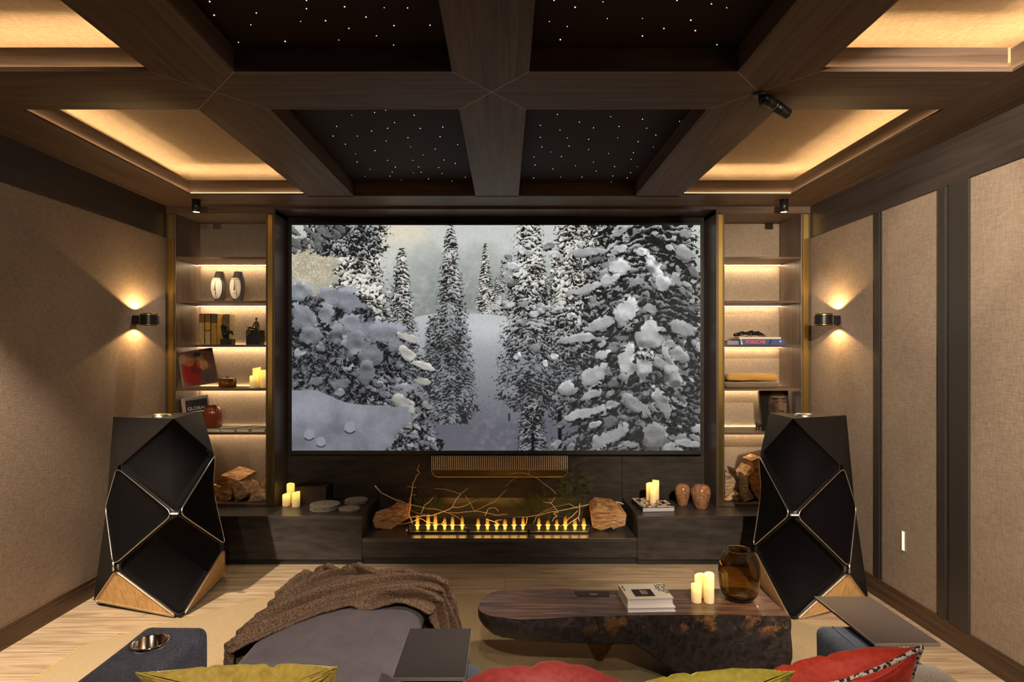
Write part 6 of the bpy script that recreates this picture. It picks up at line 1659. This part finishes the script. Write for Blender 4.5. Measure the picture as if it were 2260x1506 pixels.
# swivel tray tables
def tray_table(x0, x1, y0, y1, z, label, ax_, rot=0):
    r = empty('tray_table', ((x0+x1)/2, (y0+y1)/2, z-0.012), label, 'tray table', 'flat bronze tray tables on the sofa arms')
    MB().box(x0, x1, y0, y1, z-0.012, z, 0.002).build('tray_top', plain('tray_bronze', (0.060, 0.045, 0.042), 0.42, 0.3), r)
    MB().box(x0, x1, y0-0.0015, y0, z-0.010, z-0.0005).box(x1-0.0008, x1+0.0006, y0, y1, z-0.003, z+0.0003).box(x0-0.0006, x0+0.0008, y0, y1, z-0.003, z+0.0003).build('metal_edge', plain('edge_metal', (0.60, 0.52, 0.46), 0.3, 0.8), r)
    MB().box(ax_-0.035, ax_+0.035, y0+0.06, y1-0.06, z-0.022, z-0.012).lathe([(0.022, -0.0), (0.022, 0.02)], ax_, (y0+y1)/2, 0.6005, n=20).build('swivel_arm', M['black'], r)
tray_table(-0.336, -0.118, 1.757, 2.072, 0.632, 'flat bronze tray table on the middle arm beside the mauve chaise', -0.22)
tray_table(1.232, 1.452, 1.965, 2.345, 0.632, 'flat bronze tray table on the right arm in front of the right speaker', 1.30)

# fleece blanket over the chaise end ---------------------------------
def blanket():
    NU, NV = 300, 250
    xl, xr, zt0 = -1.035, -0.358, 0.462
    def section(a, v):
        """a: arc position along the cross path (0 left hem .. 1 right hem); returns (x, z, nx, nz)"""
        Ld, Lt, Rd = 0.30, (xr-xl), 0.34; tot = Ld+Lt+Rd; s = a*tot; r = 0.07
        if s < Ld: return (xl - 0.035*(1-s/Ld) - 0.02, zt0 - r*0 - (Ld-s), -1, 0)
        if s < Ld+Lt:
            t = (s-Ld)/Lt; u = 2*t-1
            zz_ = zt0 - 0.012 + 0.050*(1-u*u)**0.8; x = xl-0.02 + (Lt+0.04)*t
            nx = u**5
            return (x, zz_, nx*0.9, max(0.2, 1-abs(nx)))
        t = (s-Ld-Lt)
        return (xr + 0.02 + 0.10*(t/Rd)**1.2, zt0 - t*0.95, 1, 0.1)
    verts = []; faces = []
    for j in range(NV+1):
        v = j/NV
        for i in range(NU+1):
            a = i/NU
            x, z, nx, nz = section(a, v)
            # front hem (towards the viewer) runs slantwise
            t = min(1, max(0, (x-xl)/(xr-xl)))
            y0 = 2.22 + 0.36*math.sin(min(1, t*1.6)*PI/2)**1.0 + 0.04*math.sin(a*9) - (0.02 if a > .8 else 0)
            if a > 0.75: y0 = 2.60 + (a-0.75)*0.5
            ye = 2.99
            Lv = (ye-y0) + 0.36
            s = v*Lv; y = y0+s; zz_ = z
            if y > ye:
                dd = y-ye; y = ye + 0.05*(1-math.exp(-dd*10)); zz_ = z - max(0, dd-0.02)*0.98 + 0.0
            elif y > ye-0.10:
                k = (y-(ye-0.10))/0.10; zz_ = z - 0.022*k*k
            zz_ = max(0.03, zz_)
            # folds : long soft ridges that run across the chaise
            ph = s*1.0 + 0.10*math.sin(a*5.0+1) + 0.05*math.sin(a*11)
            wv_ = s - 0.22*a + 0.045*math.sin(a*6.0+0.6) + 0.022*math.sin(a*13+2) + 0.05*noise.noise(Vector((a*2.2, v*1.5, 7.7)))
            t_ = (wv_/0.125) % 1.0; t_ = (1-(1-t_)**2.2)
            f = 0.052*math.sin(PI*t_)**0.85*(0.8+0.7*noise.noise(Vector((a*4, wv_*9, 1.3))))
            y -= 1.1*max(0, f)*min(1, v*8)
            f *= min(1, 0.45+v*6)
            if a < 0.18 or a > 0.80: f *= 1.1
            f += noise.noise(Vector((a*7, v*6, 4.2)))*0.014
            p = Vector((x, y, zz_))
            fz = noise.noise(p*110)*0.0022 + noise.noise(p*50)*0.0022
            p = p + Vector((nx, 0.25, nz)).normalized()*(f+fz)
            verts.append(p)
    W_ = NU+1
    for j in range(NV):
        for i in range(NU):
            q = j*W_+i; faces.append((q, q+1, q+W_+1, q+W_))
    o = MB().add(verts, faces, True).build('fleece_blanket', fleece)
    sd = o.modifiers.new('thick', 'SOLIDIFY'); sd.thickness = 0.012; sd.offset = -1
    return tag(o, 'brown fluffy fleece blanket draped over the far end of the chaise', 'blanket')
def fleece_mat():
    m, nt, b = newmat('brown_fleece')
    tc = N(nt, 'ShaderNodeTexCoord'); nz = N(nt, 'ShaderNodeTexNoise'); nz.inputs['Scale'].default_value = 130; nz.inputs['Detail'].default_value = 4; nz.inputs['Roughness'].default_value = 0.7
    nt.links.new(tc.outputs['Object'], nz.inputs['Vector'])
    r = ramp(nt, [(0.34, (0.070, 0.042, 0.028)), (0.5, (0.175, 0.110, 0.076)), (0.66, (0.30, 0.20, 0.142))]); nt.links.new(nz.outputs[0], r.inputs[0]); nt.links.new(r.outputs[0], b.inputs['Base Color'])
    b.inputs['Roughness'].default_value = 1.0; b.inputs['Specular IOR Level'].default_value = 0.05; b.inputs['Sheen Weight'].default_value = 0.05
    bp = N(nt, 'ShaderNodeBump'); bp.inputs['Strength'].default_value = 0.5; bp.inputs['Distance'].default_value = 0.0022
    nt.links.new(nz.outputs[0], bp.inputs['Height']); nt.links.new(bp.outputs[0], b.inputs['Normal'])
    return m
fleece = fleece_mat(); blanket()

# cushions -----------------------------------------------------------
def cushion(cx, cyy, cz, W_, H_, T, roll, back, yaw, mat, label, piping=None, seed=0, folds=(), wr=0.0, sag=0.06):
    """square cushion; its front looks to +Y and up by 'back'; roll turns it in its own plane"""
    Mx = Matrix.Translation((cx, cyy, cz)) @ Matrix.Rotation(yaw, 4, 'Z') @ Matrix.Rotation(wr, 4, 'Y') @ Matrix.Rotation(back, 4, 'X') @ Matrix.Rotation(roll, 4, 'Y')
    r = empty('cushion', (cx, cyy, cz), label, 'cushion', 'loose cushions on the sofa')
    n = 54; vs = []; fs = []
    def outline(u, v):
        k = 0.085
        x = u*W_/2*(1-k*(1-v*v)); z = v*H_/2*(1-k*(1-u*u)); z -= sag*(1-u*u)*max(0.0, (v-0.55)/0.45)**2; return x, z
    def gr(i):
        t = i/n*2-1; return math.copysign(abs(t)**0.8, t) if True else t
    for side in (1, -1):
        for j in range(n+1):
            for i in range(n+1):
                u, v = gr(i), gr(j); x, z = outline(u, v)
                th = T*(1.0 if side > 0 else 0.45)*(max(0, 1-abs(u)**2.6)*max(0, 1-abs(v)**2.6))**0.55
                w_ = noise.noise(Vector((u*2.2+seed, v*2.2, side*3)))*0.12 + noise.noise(Vector((u*6+seed, v*5, side*5)))*0.05
                th *= 1+w_
                for (fu, fd, fw, fl) in folds:
                    d = abs((u-fu) + fd*(1-v)); th -= 0.016*math.exp(-(d/fw)**2)*max(0, v-fl)*(1-abs(v)**8)
                # puckers radiating from the corners
                rr_ = math.hypot(1-abs(u), 1-abs(v)); an = math.atan2(1-abs(v)+1e-6, 1-abs(u)+1e-6)
                th += 0.004*math.sin(an*14+seed)*math.exp(-((rr_-0.25)/0.22)**2)
                vs.append(Mx @ Vector((x, side*max(0.0, th), z)))
    W2 = n+1; off = W2*W2
    for j in range(n):
        for i in range(n):
            a = j*W2+i
            fs.append((a, a+W2, a+W2+1, a+1)); fs.append((off+a, off+a+1, off+a+W2+1, off+a+W2))
    o = MB().add(vs, fs, True).build('cover', mat, r)
    bm = bmesh.new(); bm.from_mesh(o.data); bmesh.ops.remove_doubles(bm, verts=bm.verts, dist=0.0004); bmesh.ops.recalc_face_normals(bm, faces=bm.faces)
    for f in bm.faces: f.smooth = True
    bm.to_mesh(o.data); bm.free()
    loop = []
    m = 60
    for k in range(4):
        for i in range(m):
            t = 2*i/m-1
            u, v = [(t, 1), (1, -t), (-t, -1), (-1, t)][k]
            x, z = outline(u, v); loop.append(Mx @ Vector((x, -0.002, z)))
    if piping: MB().tube(loop, 0.0062, 8, closed=True).build('piping', piping, r)
    else: MB().tube(loop, 0.0028, 6, closed=True).build('seam', mat, r)
    return r
def satin(name, c, rough=0.5):
    m = velvet(name, tuple(v*0.72 for v in c), tuple(min(1, v*1.15) for v in c), 60, 0.6); m.node_tree.nodes['Principled BSDF'].inputs['Roughness'].default_value = rough
    return m
def rope_mat():
    m, nt, b = newmat('twisted_piping')
    tc = N(nt, 'ShaderNodeTexCoord'); w_ = N(nt, 'ShaderNodeTexNoise'); w_.inputs['Scale'].default_value = 110; w_.inputs['Detail'].default_value = 1
    nt.links.new(tc.outputs['Object'], w_.inputs['Vector']); r = ramp(nt, [(0.46, (0.02, 0.015, 0.015)), (0.52, (0.62, 0.55, 0.50))]); nt.links.new(w_.outputs[0], r.inputs[0]); nt.links.new(r.outputs[0], b.inputs['Base Color'])
    b.inputs['Roughness'].default_value = 0.8; return m
rope = rope_mat()
red = satin('red_velvet', (0.50, 0.045, 0.028)); rose = satin('brick_red_velvet', (0.34, 0.050, 0.045)); yel = satin('mustard_velvet', (0.58, 0.42, 0.09)); olv = satin('olive_yellow_velvet', (0.42, 0.34, 0.05))
cushion(-0.744, 1.717, 0.580, 0.560, 0.32, 0.075, 0.0, 0.50, 0.0, yel, 'mustard yellow cushion at the bottom left before the mauve chaise', None, 1.3, ((0.28, 0.10, 0.05, -0.2), (-0.45, 0.0, 0.04, 0.3)), wr=-0.03, sag=0.075)
cushion(0.100, 1.667, 0.560, 0.485, 0.32, 0.135, 0.0, 0.50, 0.0, rose, 'brick red cushion with striped piping at the bottom centre', rope, 4.1, ((0.05, 0.3, 0.05, 0.0),), wr=-0.02)
cushion(0.535, 1.600, 0.615, 0.450, 0.32, 0.085, 0.0, 0.50, 0.05, olv, 'olive yellow cushion between the two red ones', None, 7.7, ((0.0, 0.2, 0.06, -0.1), (-0.3, 0.25, 0.05, 0.2)), wr=-0.08)
cushion(0.908, 1.650, 0.618, 0.490, 0.34, 0.095, 0.0, 0.50, -0.05, red, 'bright orange red cushion with striped piping at the bottom right', rope, 9.9, ((0.3, 0.4, 0.06, -0.3), (-0.2, 0.3, 0.05, 0.0)), wr=-0.26, sag=0.06)
